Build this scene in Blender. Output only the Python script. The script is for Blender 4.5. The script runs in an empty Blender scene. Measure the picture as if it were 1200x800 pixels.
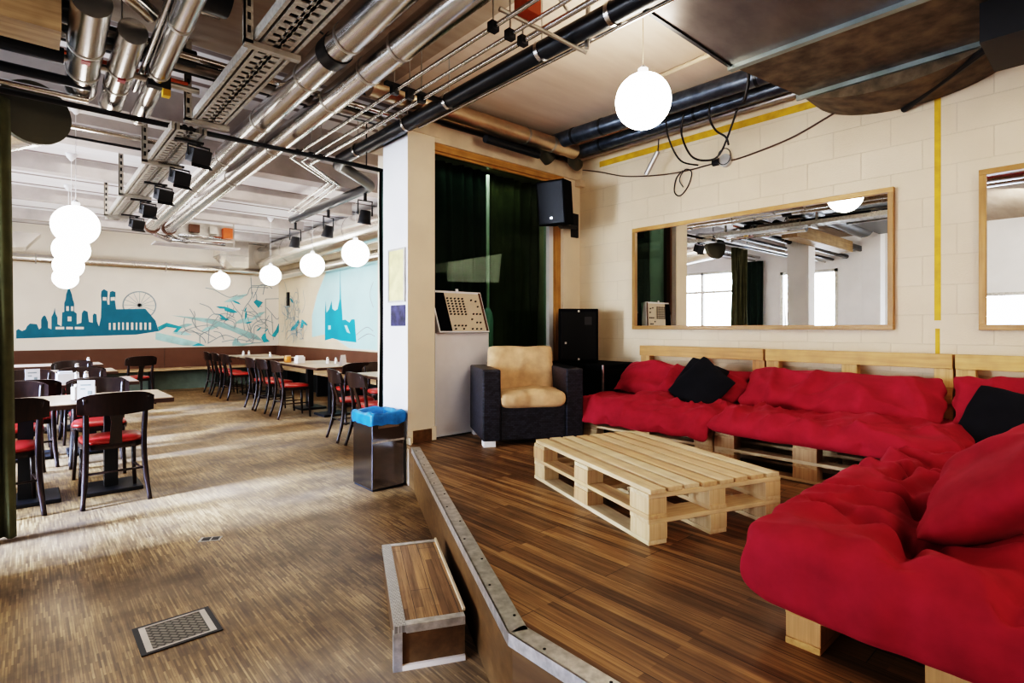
import bpy, bmesh, math, random
from mathutils import Vector, Matrix, noise, geometry
PI = math.pi
C = bpy.context.scene.collection
random.seed(7)

# ------------------------------------------------------------------ node helpers
def new_mat(name):
    m = bpy.data.materials.new(name); m.use_nodes = True
    nt = m.node_tree
    return m, nt, nt.nodes['Principled BSDF'], nt.links
def nd(nt, typ, **kw):
    n = nt.nodes.new(typ)
    for k, v in kw.items(): setattr(n, k, v)
    return n
def rgba(c): return (c[0], c[1], c[2], 1)
def mixc(nt, fac, a, b, mode='MIX'):
    n = nd(nt, 'ShaderNodeMix', data_type='RGBA', blend_type=mode)
    for i, v in ((0, fac), (6, a), (7, b)):
        if hasattr(v, 'links'): nt.links.new(v, n.inputs[i])
        elif isinstance(v, (int, float)): n.inputs[i].default_value = v
        else: n.inputs[i].default_value = rgba(v)
    return n.outputs[2]
def ramp(nt, src, stops):
    n = nd(nt, 'ShaderNodeValToRGB')
    el = n.color_ramp.elements
    while len(el) < len(stops): el.new(0.5)
    for e, (p, c) in zip(el, stops):
        e.position = p; e.color = rgba(c) if isinstance(c, tuple) else (c, c, c, 1)
    nt.links.new(src, n.inputs[0]); return n.outputs[0]
def coords(nt, scale=(1, 1, 1), rot=(0, 0, 0), loc=(0, 0, 0)):
    tc = nd(nt, 'ShaderNodeTexCoord'); mp = nd(nt, 'ShaderNodeMapping')
    mp.inputs['Scale'].default_value = scale; mp.inputs['Rotation'].default_value = rot; mp.inputs['Location'].default_value = loc
    nt.links.new(tc.outputs['Object'], mp.inputs[0]); return mp.outputs[0]
def noi(nt, vec, scale, detail=4, rough=.55):
    n = nd(nt, 'ShaderNodeTexNoise'); n.inputs['Scale'].default_value = scale
    n.inputs['Detail'].default_value = detail; n.inputs['Roughness'].default_value = rough
    nt.links.new(vec, n.inputs['Vector']); return n.outputs[0]
def bump(nt, bs, h, strength=.3, dist=.01):
    b = nd(nt, 'ShaderNodeBump'); b.inputs['Strength'].default_value = strength; b.inputs['Distance'].default_value = dist
    nt.links.new(h, b.inputs['Height']); nt.links.new(b.outputs[0], bs.inputs['Normal'])

def plain(name, col, rough=.6, metal=0, var=.15, scale=6, stretch=(1, 1, 1), bmp=0, spec=.5, sheen=0):
    m, nt, bs, L = new_mat(name)
    v = coords(nt, stretch); n = noi(nt, v, scale)
    lo = tuple(c * (1 - var) for c in col); hi = tuple(min(1, c * (1 + var)) for c in col)
    L.new(ramp(nt, n, [(.3, lo), (.7, hi)]), bs.inputs['Base Color'])
    bs.inputs['Roughness'].default_value = rough; bs.inputs['Metallic'].default_value = metal
    bs.inputs['Specular IOR Level'].default_value = spec
    if sheen: bs.inputs['Sheen Weight'].default_value = sheen
    if bmp: bump(nt, bs, n, bmp, .005)
    return m
def emis(name, col, strength):
    m, nt, bs, L = new_mat(name)
    bs.inputs['Base Color'].default_value = rgba(col); bs.inputs['Emission Color'].default_value = rgba(col)
    bs.inputs['Emission Strength'].default_value = strength
    return m
def wood(name, c1, c2, rough=.5, axis=0, fine=60, knots=True, bmp=.15):
    """long grain along the given local axis"""
    m, nt, bs, L = new_mat(name)
    st = [fine, fine, fine]; st[axis] = 2.5
    g = noi(nt, coords(nt, st), 1, 3)
    big = noi(nt, coords(nt), 7, 2)
    col = ramp(nt, g, [(.3, c1), (.72, c2)])
    oi = nd(nt, 'ShaderNodeObjectInfo')
    col = mixc(nt, .7, col, ramp(nt, oi.outputs['Random'], [(0, (.30, .28, .26)), (1, (.62, .62, .62))]), 'OVERLAY')
    col = mixc(nt, ramp(nt, big, [(.42, 0.0), (.75, .55)]), col, tuple(c * .72 for c in c1))
    if knots:
        vo = nd(nt, 'ShaderNodeTexVoronoi'); vo.inputs['Scale'].default_value = 5.5
        L.new(coords(nt), vo.inputs['Vector'])
        col = mixc(nt, ramp(nt, vo.outputs['Distance'], [(.03, .8), (.075, 0.0)]), col, tuple(c * .3 for c in c1))
    L.new(col, bs.inputs['Base Color']); bs.inputs['Roughness'].default_value = rough
    bump(nt, bs, g, bmp, .003)
    return m

# ------------------------------------------------------------------ geometry helpers
class MB:
    def __init__(s): s.v = []; s.f = []
    def add(s, vs, fs):
        o = len(s.v); s.v += [tuple(v) for v in vs]; s.f += [tuple(i + o for i in f) for f in fs]; return s
    def box(s, x0, x1, y0, y1, z0, z1, M=None):
        vs = [Vector((x, y, z)) for z in (z0, z1) for x, y in ((x0, y0), (x1, y0), (x1, y1), (x0, y1))]
        if M: vs = [M @ v for v in vs]
        return s.add(vs, [(3, 2, 1, 0), (4, 5, 6, 7), (0, 1, 5, 4), (1, 2, 6, 5), (2, 3, 7, 6), (3, 0, 4, 7)])
    def prism(s, pts, z0, z1):
        n = len(pts)
        a = sum(pts[i][0] * pts[(i + 1) % n][1] - pts[(i + 1) % n][0] * pts[i][1] for i in range(n))
        if a < 0: pts = pts[::-1]
        vs = [(x, y, z0) for x, y in pts] + [(x, y, z1) for x, y in pts]
        return s.add(vs, [tuple(range(n - 1, -1, -1)), tuple(range(n, 2 * n))] + [(i, (i + 1) % n, n + (i + 1) % n, n + i) for i in range(n)])
    def tube(s, pts, r, n=10, cap=True):
        """tube along a polyline, r a number or list; parallel-transport frame"""
        P = [Vector(p) for p in pts]; R = r if isinstance(r, (list, tuple)) else [r] * len(P)
        T = []
        for i in range(len(P)):
            a = P[max(i - 1, 0)]; b = P[min(i + 1, len(P) - 1)]
            T.append((b - a).normalized())
        u = T[0].orthogonal().normalized(); vs = []
        for i, p in enumerate(P):
            u = (u - T[i] * u.dot(T[i])).normalized(); w = T[i].cross(u)
            for k in range(n):
                q = 2 * PI * k / n
                vs.append(p + (u * math.cos(q) + w * math.sin(q)) * R[i])
        fs = [(i * n + k, i * n + (k + 1) % n, (i + 1) * n + (k + 1) % n, (i + 1) * n + k) for i in range(len(P) - 1) for k in range(n)]
        if cap: fs += [tuple(range(n - 1, -1, -1)), tuple(range((len(P) - 1) * n, len(P) * n))]
        return s.add(vs, fs)
    def lathe(s, prof, n=24, cx=0, cy=0):
        vs = [(cx + r * math.cos(2 * PI * k / n), cy + r * math.sin(2 * PI * k / n), z) for r, z in prof for k in range(n)]
        m = len(prof)
        fs = [(i * n + k, i * n + (k + 1) % n, (i + 1) * n + (k + 1) % n, (i + 1) * n + k) for i in range(m - 1) for k in range(n)]
        if prof[0][0] > 1e-4: fs.append(tuple(range(n - 1, -1, -1)))
        if prof[-1][0] > 1e-4: fs.append(tuple(range((m - 1) * n, m * n)))
        return s.add(vs, fs)
    def sphere(s, c, r, n=32, m=18):
        vs = [(c[0] + r * math.sin(PI * i / m) * math.cos(2 * PI * k / n), c[1] + r * math.sin(PI * i / m) * math.sin(2 * PI * k / n), c[2] - r * math.cos(PI * i / m)) for i in range(m + 1) for k in range(n)]
        return s.add(vs, [(i * n + k, i * n + (k + 1) % n, (i + 1) * n + (k + 1) % n, (i + 1) * n + k) for i in range(m) for k in range(n)])
    def loft(s, rings, closed=True, cap=True):
        n = len(rings[0]); vs = [v for r in rings for v in r]
        kk = n if closed else n - 1
        fs = [(i * n + k, i * n + (k + 1) % n, (i + 1) * n + (k + 1) % n, (i + 1) * n + k) for i in range(len(rings) - 1) for k in range(kk)]
        if cap and closed: fs += [tuple(range(n - 1, -1, -1)), tuple(range((len(rings) - 1) * n, len(rings) * n))]
        return s.add(vs, fs)
    def tf(s, M): s.v = [tuple(M @ Vector(v)) for v in s.v]; return s
    def mesh(s, name, mat, smooth=False, fix=True):
        me = bpy.data.meshes.new(name); me.from_pydata(s.v, [], s.f)
        if fix:
            bm = bmesh.new(); bm.from_mesh(me)
            bmesh.ops.remove_doubles(bm, verts=bm.verts, dist=1e-5)
            bmesh.ops.recalc_face_normals(bm, faces=bm.faces); bm.to_mesh(me); bm.free()
        if smooth:
            for p in me.polygons: p.use_smooth = True
        if mat: me.materials.append(mat)
        return me
def put(name, me, parent=None, loc=None, rot=None, bevel=0, auto=False, kind=None):
    o = bpy.data.objects.new(name, me); C.objects.link(o)
    if parent: o.parent = parent
    if loc: o.location = loc
    if rot: o.rotation_euler = rot
    if bevel:
        b = o.modifiers.new('bevel', 'BEVEL'); b.width = bevel; b.segments = 2; b.limit_method = 'ANGLE'; b.angle_limit = .6
    if kind: o['kind'] = kind
    return o
def part(name, mb, mat, parent=None, smooth=False, bevel=0, **kw):
    return put(name, mb.mesh(name, mat, smooth), parent, bevel=bevel, **kw)
def smooth_by_angle(o, ang=.7):
    me = o.data
    for p in me.polygons: p.use_smooth = True
    bm = bmesh.new(); bm.from_mesh(me)
    for e in bm.edges:
        if len(e.link_faces) == 2 and e.calc_face_angle(0) > ang: e.smooth = False
    bm.to_mesh(me); bm.free(); return o
def tag(o, label, cat, group=None):
    o['label'] = label; o['category'] = cat
    if group: o['group'] = group
    return o
def thing(name, label, cat, loc=(0, 0, 0), rz=0, group=None, rot=None):
    o = bpy.data.objects.new(name, None); C.objects.link(o); o.empty_display_size = .1
    o.location = loc; o.rotation_euler = rot or (0, 0, rz)
    return tag(o, label, cat, group)
def struct(name, mb, mat, smooth=False, bevel=0):
    return part(name, mb, mat, None, smooth, bevel, kind='structure')
def kids(o): return list(o.children)
def dup(root, loc, rz, label, group=None, rot=None):
    r = root.copy(); C.objects.link(r); r.location = loc; r.rotation_euler = rot or (0, 0, rz); r['label'] = label
    if group: r['group'] = group
    for ch in kids(root):
        c = ch.copy(); C.objects.link(c); c.parent = r
        for g in kids(ch):
            d = g.copy(); C.objects.link(d); d.parent = c
    return r
def flat(polys, plane, off, th):
    """thin raised shapes on a wall: plane 'x' (y,z polygons) or 'y' (x,z polygons)"""
    mb = MB(); base = off
    for i, pl in enumerate(polys):
        off = base - i * th
        tri = geometry.tessellate_polygon([[Vector((p[0], p[1], 0)) for p in pl]])
        vs = [(p[0], off, p[1]) if plane == 'y' else (off, p[0], p[1]) for p in pl]
        mb.add(vs, [tuple(t) for t in tri])
    return mb
def ribbon(line, w):
    out = []
    for (x0, y0), (x1, y1) in zip(line, line[1:]):
        d = math.hypot(x1 - x0, y1 - y0) or 1; nx, ny = -(y1 - y0) / d * w, (x1 - x0) / d * w
        out.append([(x0 + nx, y0 + ny), (x0 - nx, y0 - ny), (x1 - nx, y1 - ny), (x1 + nx, y1 + ny)])
    return out
def smooth_line(pts, k=6):
    out = []
    P = [pts[0]] + list(pts) + [pts[-1]]
    for i in range(1, len(P) - 2):
        for j in range(k):
            t = j / k; o = []
            for d in range(len(pts[0])):
                p0, p1, p2, p3 = P[i - 1][d], P[i][d], P[i + 1][d], P[i + 2][d]
                o.append(.5 * (2 * p1 + (p2 - p0) * t + (2 * p0 - 5 * p1 + 4 * p2 - p3) * t * t + (3 * p1 - p0 - 3 * p2 + p3) * t ** 3))
            out.append(tuple(o))
    out.append(tuple(pts[-1])); return out
# ------------------------------------------------------------------ materials
def floor_lower_mat():
    m, nt, bs, L = new_mat('strip_parquet')
    v = coords(nt, rot=(0, 0, PI / 2))
    def brick(w, h, sq, off):
        b = nd(nt, 'ShaderNodeTexBrick'); b.offset = off; b.squash = 1
        b.inputs['Scale'].default_value = 1; b.inputs['Brick Width'].default_value = w; b.inputs['Row Height'].default_value = h
        b.inputs['Mortar Size'].default_value = .0006; b.inputs['Mortar Smooth'].default_value = .4; b.inputs['Bias'].default_value = 0
        b.inputs['Color1'].default_value = (0, 0, 0, 1); b.inputs['Color2'].default_value = (1, 1, 1, 1); b.inputs['Mortar'].default_value = (.1, .1, .1, 1)
        L.new(v, b.inputs['Vector']); return b
    b1 = brick(.125, .0085, 1, .5)
    col = ramp(nt, b1.outputs['Color'], [(0, (.12, .070, .030)), (.35, (.20, .120, .050)), (.7, (.28, .175, .076)), (1, (.38, .25, .115))])
    g = noi(nt, coords(nt, (140, 5, 1)), 1, 3)
    col = mixc(nt, .55, col, ramp(nt, g, [(.35, (.3, .3, .3)), (.65, (.85, .83, .8))]), 'OVERLAY')
    stain = noi(nt, coords(nt), 1.7, 6, .62)
    col = mixc(nt, ramp(nt, stain, [(.40, 0.0), (.66, .9)]), col, (.07, .045, .027))
    pale = noi(nt, coords(nt, loc=(3, 7, 0)), .9, 3)
    col = mixc(nt, ramp(nt, pale, [(.5, 0.0), (.75, .35)]), col, (.48, .34, .20))
    L.new(col, bs.inputs['Base Color'])
    L.new(ramp(nt, stain, [(.3, .36), (.8, .58)]), bs.inputs['Roughness'])
    bump(nt, bs, b1.outputs['Fac'], -.15, .001)
    return m
def plank_mat(name, ang, w=1.35, h=.13, dark=1.0):
    m, nt, bs, L = new_mat(name)
    v = coords(nt, rot=(0, 0, PI / 2 + ang))
    b = nd(nt, 'ShaderNodeTexBrick'); b.offset = .37
    for k, x in (('Scale', 1), ('Brick Width', w), ('Row Height', h), ('Mortar Size', .0018), ('Mortar Smooth', .3), ('Bias', 0)): b.inputs[k].default_value = x
    b.inputs['Color1'].default_value = (0, 0, 0, 1); b.inputs['Color2'].default_value = (1, 1, 1, 1); b.inputs['Mortar'].default_value = (.5, .5, .5, 1)
    L.new(v, b.inputs['Vector'])
    b2 = nd(nt, 'ShaderNodeTexBrick'); b2.offset = .5
    for k, x in (('Scale', 1), ('Brick Width', .9), ('Row Height', .0325), ('Mortar Size', .0008), ('Bias', 0)): b2.inputs[k].default_value = x
    b2.inputs['Color1'].default_value = (0, 0, 0, 1); b2.inputs['Color2'].default_value = (1, 1, 1, 1); b2.inputs['Mortar'].default_value = (.3, .3, .3, 1)
    L.new(v, b2.inputs['Vector'])
    d = dark
    c1 = ramp(nt, b2.outputs['Color'], [(0, (.115 * d, .066 * d, .034 * d)), (.5, (.20 * d, .115 * d, .054 * d)), (1, (.31 * d, .19 * d, .092 * d))])
    mp = nd(nt, 'ShaderNodeMapping'); mp.inputs['Scale'].default_value = (3, 90, 1); L.new(v, mp.inputs[0])
    g = noi(nt, mp.outputs[0], 1, 5, .65)
    col = mixc(nt, .75, c1, ramp(nt, g, [(.3, (.22, .22, .22)), (.66, (.85, .8, .74))]), 'OVERLAY')
    col = mixc(nt, .35, col, ramp(nt, b.outputs['Color'], [(0, (.3, .3, .3)), (1, (.72, .7, .66))]), 'OVERLAY')
    st = noi(nt, coords(nt), 2.3, 5, .6)
    col = mixc(nt, ramp(nt, st, [(.48, 0.0), (.75, .6)]), col, (.05, .028, .014))
    col = mixc(nt, ramp(nt, b.outputs['Fac'], [(.3, 0.0), (.9, .9)]), col, (.015, .009, .006))
    L.new(col, bs.inputs['Base Color'])
    L.new(ramp(nt, g, [(.3, .5), (.7, .36)]), bs.inputs['Roughness'])
    bump(nt, bs, b.outputs['Fac'], -.25, .002)
    return m
def block_wall_mat(name, col, axis, strength=.35):
    m, nt, bs, L = new_mat(name)
    tc = nd(nt, 'ShaderNodeTexCoord'); sp = nd(nt, 'ShaderNodeSeparateXYZ'); cb = nd(nt, 'ShaderNodeCombineXYZ')
    L.new(tc.outputs['Object'], sp.inputs[0]); L.new(sp.outputs[1 if axis == 'x' else 0], cb.inputs[0]); L.new(sp.outputs[2], cb.inputs[1])
    b = nd(nt, 'ShaderNodeTexBrick'); b.offset = .5
    for k, x in (('Scale', 1), ('Brick Width', .37), ('Row Height', .2), ('Mortar Size', .0035), ('Mortar Smooth', .8), ('Bias', 0)): b.inputs[k].default_value = x
    b.inputs['Color1'].default_value = (.35, .35, .35, 1); b.inputs['Color2'].default_value = (.65, .65, .65, 1); b.inputs['Mortar'].default_value = (.5, .5, .5, 1)
    L.new(cb.outputs[0], b.inputs['Vector'])
    n = noi(nt, coords(nt), 2.2, 5); f = noi(nt, coords(nt), 90, 2)
    c = ramp(nt, n, [(.3, tuple(x * .90 for x in col)), (.7, col)])
    c = mixc(nt, .10, c, b.outputs['Color'], 'OVERLAY')
    c = mixc(nt, ramp(nt, b.outputs['Fac'], [(0, 0.0), (1, .24)]), c, tuple(x * .5 for x in col))
    L.new(c, bs.inputs['Base Color']); bs.inputs['Roughness'].default_value = .55
    h = mixc(nt, .5, mixc(nt, 1.0, b.outputs['Fac'], (1, 1, 1), 'DIFFERENCE'), f)
    bump(nt, bs, h, strength, .006)
    return m
def ceiling_mat():
    m, nt, bs, L = new_mat('ceiling_boards')
    tc = nd(nt, 'ShaderNodeTexCoord'); sp = nd(nt, 'ShaderNodeSeparateXYZ'); L.new(tc.outputs['Object'], sp.inputs[0])
    # board joints across the dining room, plain plaster over the lounge
    w = nd(nt, 'ShaderNodeMath', operation='PINGPONG'); L.new(sp.outputs[1], w.inputs[0]); w.inputs[1].default_value = .31
    joint = ramp(nt, w.outputs[0], [(0, 1.0), (.028, 1.0), (.045, 0.0)])
    isd = nd(nt, 'ShaderNodeMath', operation='GREATER_THAN'); L.new(sp.outputs[1], isd.inputs[0]); isd.inputs[1].default_value = 4.3
    mul = nd(nt, 'ShaderNodeMath', operation='MULTIPLY'); L.new(joint, mul.inputs[0]); L.new(isd.outputs[0], mul.inputs[1])
    n = noi(nt, coords(nt, (.5, 3, 1)), 3, 4)
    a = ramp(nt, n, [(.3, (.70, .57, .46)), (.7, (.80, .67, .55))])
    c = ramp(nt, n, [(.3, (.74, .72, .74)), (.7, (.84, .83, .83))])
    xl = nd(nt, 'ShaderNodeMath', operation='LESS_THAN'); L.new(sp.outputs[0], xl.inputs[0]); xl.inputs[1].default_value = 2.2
    a = mixc(nt, xl.outputs[0], a, ramp(nt, n, [(.3, (.36, .28, .21)), (.7, (.46, .37, .29))]))  # tan-brown left zone, with the shade of the pipes put into the colour
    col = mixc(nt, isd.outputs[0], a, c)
    col = mixc(nt, mul.outputs[0], col, (.22, .18, .17))
    L.new(col, bs.inputs['Base Color']); bs.inputs['Roughness'].default_value = .75
    bump(nt, bs, n, .08, .01)
    return m
def fabric(name, col, sheen=.3, weave=900, rough=.85, var=.18, crease=0):
    m, nt, bs, L = new_mat(name)
    n = noi(nt, coords(nt), 9, 4); f = noi(nt, coords(nt), weave, 2)
    L.new(ramp(nt, n, [(.3, tuple(c * (1 - var) for c in col)), (.7, tuple(min(1, c * (1 + var)) for c in col))]), bs.inputs['Base Color'])
    bs.inputs['Roughness'].default_value = rough; bs.inputs['Sheen Weight'].default_value = sheen
    bs.inputs['Sheen Roughness'].default_value = .4; bs.inputs['Sheen Tint'].default_value = rgba(tuple(min(1, c * 2 + .1) for c in col))
    bs.inputs['Specular IOR Level'].default_value = .2
    h = mixc(nt, .5, f, noi(nt, coords(nt), 35, 4))
    if crease:
        r = nd(nt, 'ShaderNodeTexNoise', noise_type='RIDGED_MULTIFRACTAL')
        r.inputs['Scale'].default_value = 3.4; r.inputs['Detail'].default_value = 2.5; r.inputs['Roughness'].default_value = .45; r.inputs['Distortion'].default_value = .8
        L.new(coords(nt, (.55, 1.25, .8), rot=(0, 0, .5)), r.inputs['Vector'])
        b1 = nd(nt, 'ShaderNodeBump'); b1.inputs['Strength'].default_value = crease; b1.inputs['Distance'].default_value = .045
        L.new(r.outputs[0], b1.inputs['Height'])
        b2 = nd(nt, 'ShaderNodeBump'); b2.inputs['Strength'].default_value = .25; b2.inputs['Distance'].default_value = .004
        L.new(h, b2.inputs['Height']); L.new(b1.outputs[0], b2.inputs['Normal']); L.new(b2.outputs[0], bs.inputs['Normal'])
    else: bump(nt, bs, h, .25, .004)
    return m
def wicker_mat():
    m, nt, bs, L = new_mat('wicker')
    tc = nd(nt, 'ShaderNodeTexCoord'); mp = nd(nt, 'ShaderNodeMapping'); L.new(tc.outputs['Object'], mp.inputs[0])
    sp = nd(nt, 'ShaderNodeSeparateXYZ'); L.new(mp.outputs[0], sp.inputs[0])
    ad = nd(nt, 'ShaderNodeMath', operation='ADD'); L.new(sp.outputs[0], ad.inputs[0]); L.new(sp.outputs[1], ad.inputs[1])
    cb = nd(nt, 'ShaderNodeCombineXYZ'); L.new(ad.outputs[0], cb.inputs[0]); L.new(sp.outputs[2], cb.inputs[1])
    b = nd(nt, 'ShaderNodeTexBrick'); b.offset = .5
    for k, x in (('Scale', 1), ('Brick Width', .030), ('Row Height', .015), ('Mortar Size', .0018), ('Mortar Smooth', 1), ('Bias', 0)): b.inputs[k].default_value = x
    b.inputs['Color1'].default_value = (.012, .013, .020, 1); b.inputs['Color2'].default_value = (.036, .038, .055, 1); b.inputs['Mortar'].default_value = (.003, .003, .004, 1)
    L.new(cb.outputs[0], b.inputs['Vector']); L.new(b.outputs['Color'], bs.inputs['Base Color'])
    bs.inputs['Roughness'].default_value = .42
    bump(nt, bs, b.outputs['Fac'], -.9, .006)
    return m
def checker_plate_mat(name, c1, c2, sc):
    m, nt, bs, L = new_mat(name)
    mp = coords(nt, (sc, sc, sc), rot=(0, 0, .78))
    ch = nd(nt, 'ShaderNodeTexBrick'); ch.offset = .5
    for k, x in (('Scale', 1), ('Brick Width', 1.0), ('Row Height', .5), ('Mortar Size', .14), ('Mortar Smooth', .6)): ch.inputs[k].default_value = x
    ch.inputs['Color1'].default_value = rgba(c2); ch.inputs['Color2'].default_value = rgba(tuple(x * .8 for x in c2)); ch.inputs['Mortar'].default_value = rgba(c1)
    L.new(mp, ch.inputs['Vector']); L.new(ch.outputs['Color'], bs.inputs['Base Color'])
    bs.inputs['Metallic'].default_value = .7; bs.inputs['Roughness'].default_value = .42
    bump(nt, bs, ch.outputs['Fac'], -.6, .003)
    return m
def glass_dark():
    m, nt, bs, L = new_mat('dark_glass')
    out = nt.nodes['Material Output']; nt.nodes.remove(bs)
    tr = nd(nt, 'ShaderNodeBsdfTransparent'); tr.inputs[0].default_value = (.62, .74, .66, 1)
    gl = nd(nt, 'ShaderNodeBsdfGlossy'); gl.inputs['Roughness'].default_value = .01; gl.inputs[0].default_value = (.9, .95, .92, 1)
    fr = nd(nt, 'ShaderNodeFresnel'); fr.inputs[0].default_value = 1.17
    mx = nd(nt, 'ShaderNodeMixShader'); L.new(fr.outputs[0], mx.inputs[0]); L.new(tr.outputs[0], mx.inputs[1]); L.new(gl.outputs[0], mx.inputs[2])
    L.new(mx.outputs[0], out.inputs[0]); return m
def glass_clear():
    m, nt, bs, L = new_mat('clear_glass')
    out = nt.nodes['Material Output']; nt.nodes.remove(bs)
    tr = nd(nt, 'ShaderNodeBsdfTransparent'); gl = nd(nt, 'ShaderNodeBsdfGlossy'); gl.inputs['Roughness'].default_value = .02
    mx = nd(nt, 'ShaderNodeMixShader'); mx.inputs[0].default_value = .06
    L.new(tr.outputs[0], mx.inputs[1]); L.new(gl.outputs[0], mx.inputs[2]); L.new(mx.outputs[0], out.inputs[0]); return m

M = {}
M['floor'] = floor_lower_mat()
M['planks'] = plank_mat('platform_planks', .0)
M['riser'] = wood('riser_panel', (.11, .058, .020), (.19, .105, .040), .5, 1, 30, False)
M['tread'] = plank_mat('tread_planks', .438, 1.2, .085, 1.15)
M['block_wall'] = block_wall_mat('painted_blocks', (.77, .63, .45), 'x', .6)
M['wall_cream'] = plain('cream_plaster', (.83, .71, .55), .65, 0, .05, 3, bmp=.08)
M['wall_white'] = plain('white_plaster', (.86, .86, .88), .65, 0, .04, 3, bmp=.08)
M['wall_mural'] = plain('mural_wall_paint', (.86, .78, .68), .65, 0, .06, 1.2)
M['panel_white'] = plain('white_panel', (.80, .77, .78), .45, 0, .05, 4)
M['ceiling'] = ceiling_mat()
M['beam_cream'] = plain('cream_beam', (.72, .58, .42), .6, 0, .12, 5)
M['beam_grey'] = plain('grey_beam', (.46, .42, .40), .7, 0, .15, 4)
M['beam_brown'] = wood('brown_beam', (.30, .20, .11), (.48, .34, .19), .6, 0, 40, False)
M['oak'] = wood('oak_frame', (.40, .21, .06), (.56, .32, .11), .4, 2, 60, False)
M['oak_y'] = wood('oak_frame_long', (.40, .21, .06), (.56, .32, .11), .4, 1, 60, False)
M['oak_x'] = wood('oak_frame_cross', (.40, .21, .06), (.56, .32, .11), .4, 0, 60, False)
M['pale_x'] = wood('pale_pallet_x', (.66, .49, .29), (.84, .69, .47), .6, 0, 50)
M['pale_y'] = wood('pale_pallet_y', (.66, .49, .29), (.84, .69, .47), .6, 1, 50)
M['block'] = wood('pallet_block', (.64, .46, .26), (.82, .65, .42), .65, 2, 70, False)
M['warm_x'] = wood('warm_pallet_x', (.52, .29, .095), (.69, .43, .165), .55, 0, 50)
M['warm_y'] = wood('warm_pallet_y', (.52, .29, .095), (.69, .43, .165), .55, 1, 50)
M['warm_block'] = wood('warm_block', (.58, .36, .14), (.76, .52, .25), .6, 2, 70, False)
M['red'] = fabric('red_cotton', (.32, .023, .043), .25, crease=.9)
M['black_fabric'] = fabric('black_cotton', (.012, .012, .016), .25, 700)
M['tan'] = fabric('tan_cotton', (.60, .40, .235), .2, crease=.15)
M['green_curtain'] = fabric('green_curtain', (.016, .032, .024), .15, 500)
M['olive_curtain'] = fabric('olive_curtain', (.085, .084, .042), .15, 500)
M['wicker'] = wicker_mat()
M['black'] = plain('black_paint', (.008, .008, .010), .5, 0, .2)
M['black_soft'] = plain('black_soft', (.005, .005, .006), .85, 0, .25, 40, bmp=.2, spec=.08)
M['grille'] = checker_plate_mat('speaker_grille', (.002, .002, .002), (.016, .016, .018), 160)
M['steel'] = plain('galvanised_steel', (.60, .59, .58), .24, 1, .15, 5, (1, .3, 1))
M['steel_dull'] = plain('dull_zinc', (.50, .48, .45), .42, 1, .2, 8)
M['steel_warm'] = plain('warm_tin', (.62, .50, .36), .34, 1, .15, 5)
M['duct_pale'] = plain('pale_duct', (.84, .81, .76), .24, 1, .08, 4)
M['alu'] = plain('worn_aluminium', (.60, .58, .55), .4, .85, .25, 30)
M['duct_plain'] = plain('brown_sheet_metal', (.135, .115, .105), .40, .85, .3, 2.5, (1, 2, 1))
M['duct_mottled'] = plain('mottled_sheet_metal', (.125, .095, .065), .55, .7, .5, 9)
M['duct_edge'] = plain('duct_flange', (.28, .32, .31), .4, .9, .2)
M['pipe_black'] = plain('black_pipe', (.010, .013, .018), .35, 0, .3, 5)
M['pipe_foil'] = plain('dark_foil_wrap', (.10, .12, .15), .3, .7, .35, 14, (1, 1, 1), .3)
M['cable'] = plain('cable_black', (.015, .013, .012), .5)
M['cable_brown'] = plain('cable_brown', (.10, .06, .035), .5)
M['tray'] = plain('cable_tray_zinc', (.50, .47, .42), .5, .8, .25, 40)
M['olive_cap'] = plain('olive_duct_cap', (.085, .08, .055), .5, .2, .12, 4)
M['yellow'] = plain('yellow_paint', (.62, .36, .015), .55, 0, .2, 12)
M['darkwood'] = wood('dark_bistro_wood', (.015, .008, .007), (.032, .015, .011), .28, 2, 50, False, .05)
M['vinyl'] = plain('red_vinyl', (.40, .035, .025), .3, 0, .1, 6)
M['tabletop'] = wood('table_top', (.42, .31, .22), (.56, .43, .31), .3, 0, 40, False, .05)
M['tabledge'] = plain('table_edge', (.06, .03, .02), .4)
M['bench_brown'] = plain('bench_brown', (.115, .052, .030), .55, 0, .12, 2)
M['bench_seat'] = wood('bench_seat', (.42, .28, .16), (.56, .40, .24), .4, 0, 30, False)
M['white'] = plain('white_plastic', (.82, .82, .84), .35, 0, .03)
M['card'] = plain('white_card', (.80, .80, .84), .6, 0, .05)
M['paper_yellow'] = plain('yellow_paper', (.80, .70, .30), .5, 0, .22, 9)
M['photo'] = plain('night_photo', (.03, .03, .09), .3, 0, 1.0, 14)
M['bin'] = plain('brushed_bin_steel', (.24, .24, .26), .16, 1, .1, 2)
M['bag'] = plain('blue_bag', (.025, .22, .58), .3, 0, .3, 14, bmp=.3)
M['teal'] = plain('teal_paint', (.004, .145, .22), .6, 0, .08)
M['teal2'] = plain('bright_teal_paint', (.012, .27, .38), .6, 0, .15, 2)
M['leaf_dark'] = plain('deep_green_blue_paint', (.03, .33, .40), .6, 0, .35, 3)
M['leaf_light'] = plain('pale_green_blue_paint', (.38, .62, .60), .6, 0, .3, 2.5)
M['aqua'] = plain('aqua_paint', (.46, .74, .74), .6, 0, .12, .9)
M['line'] = plain('grey_line_paint', (.30, .36, .37), .6, 0, .2)
M['mixer_beige'] = plain('beige_console', (.66, .56, .43), .45, 0, .05)
M['orange'] = plain('orange_paint', (.55, .12, .03), .5)
M['red_tag'] = plain('red_sticker', (.30, .03, .03), .5)
M['glass_dark'] = glass_dark(); M['glass'] = glass_clear()
M['mirror'] = plain('mirror_silver', (.93, .94, .93), .005, 1, .0)
M['globe'] = emis('opal_globe', (1, .92, .80), 58)
M['globe_cool'] = emis('opal_globe_dining', (1, .95, .88), 26)
M['sleeve'] = plain('pale_blue_sleeve', (.50, .68, .78), .3, 0, .1)
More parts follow.
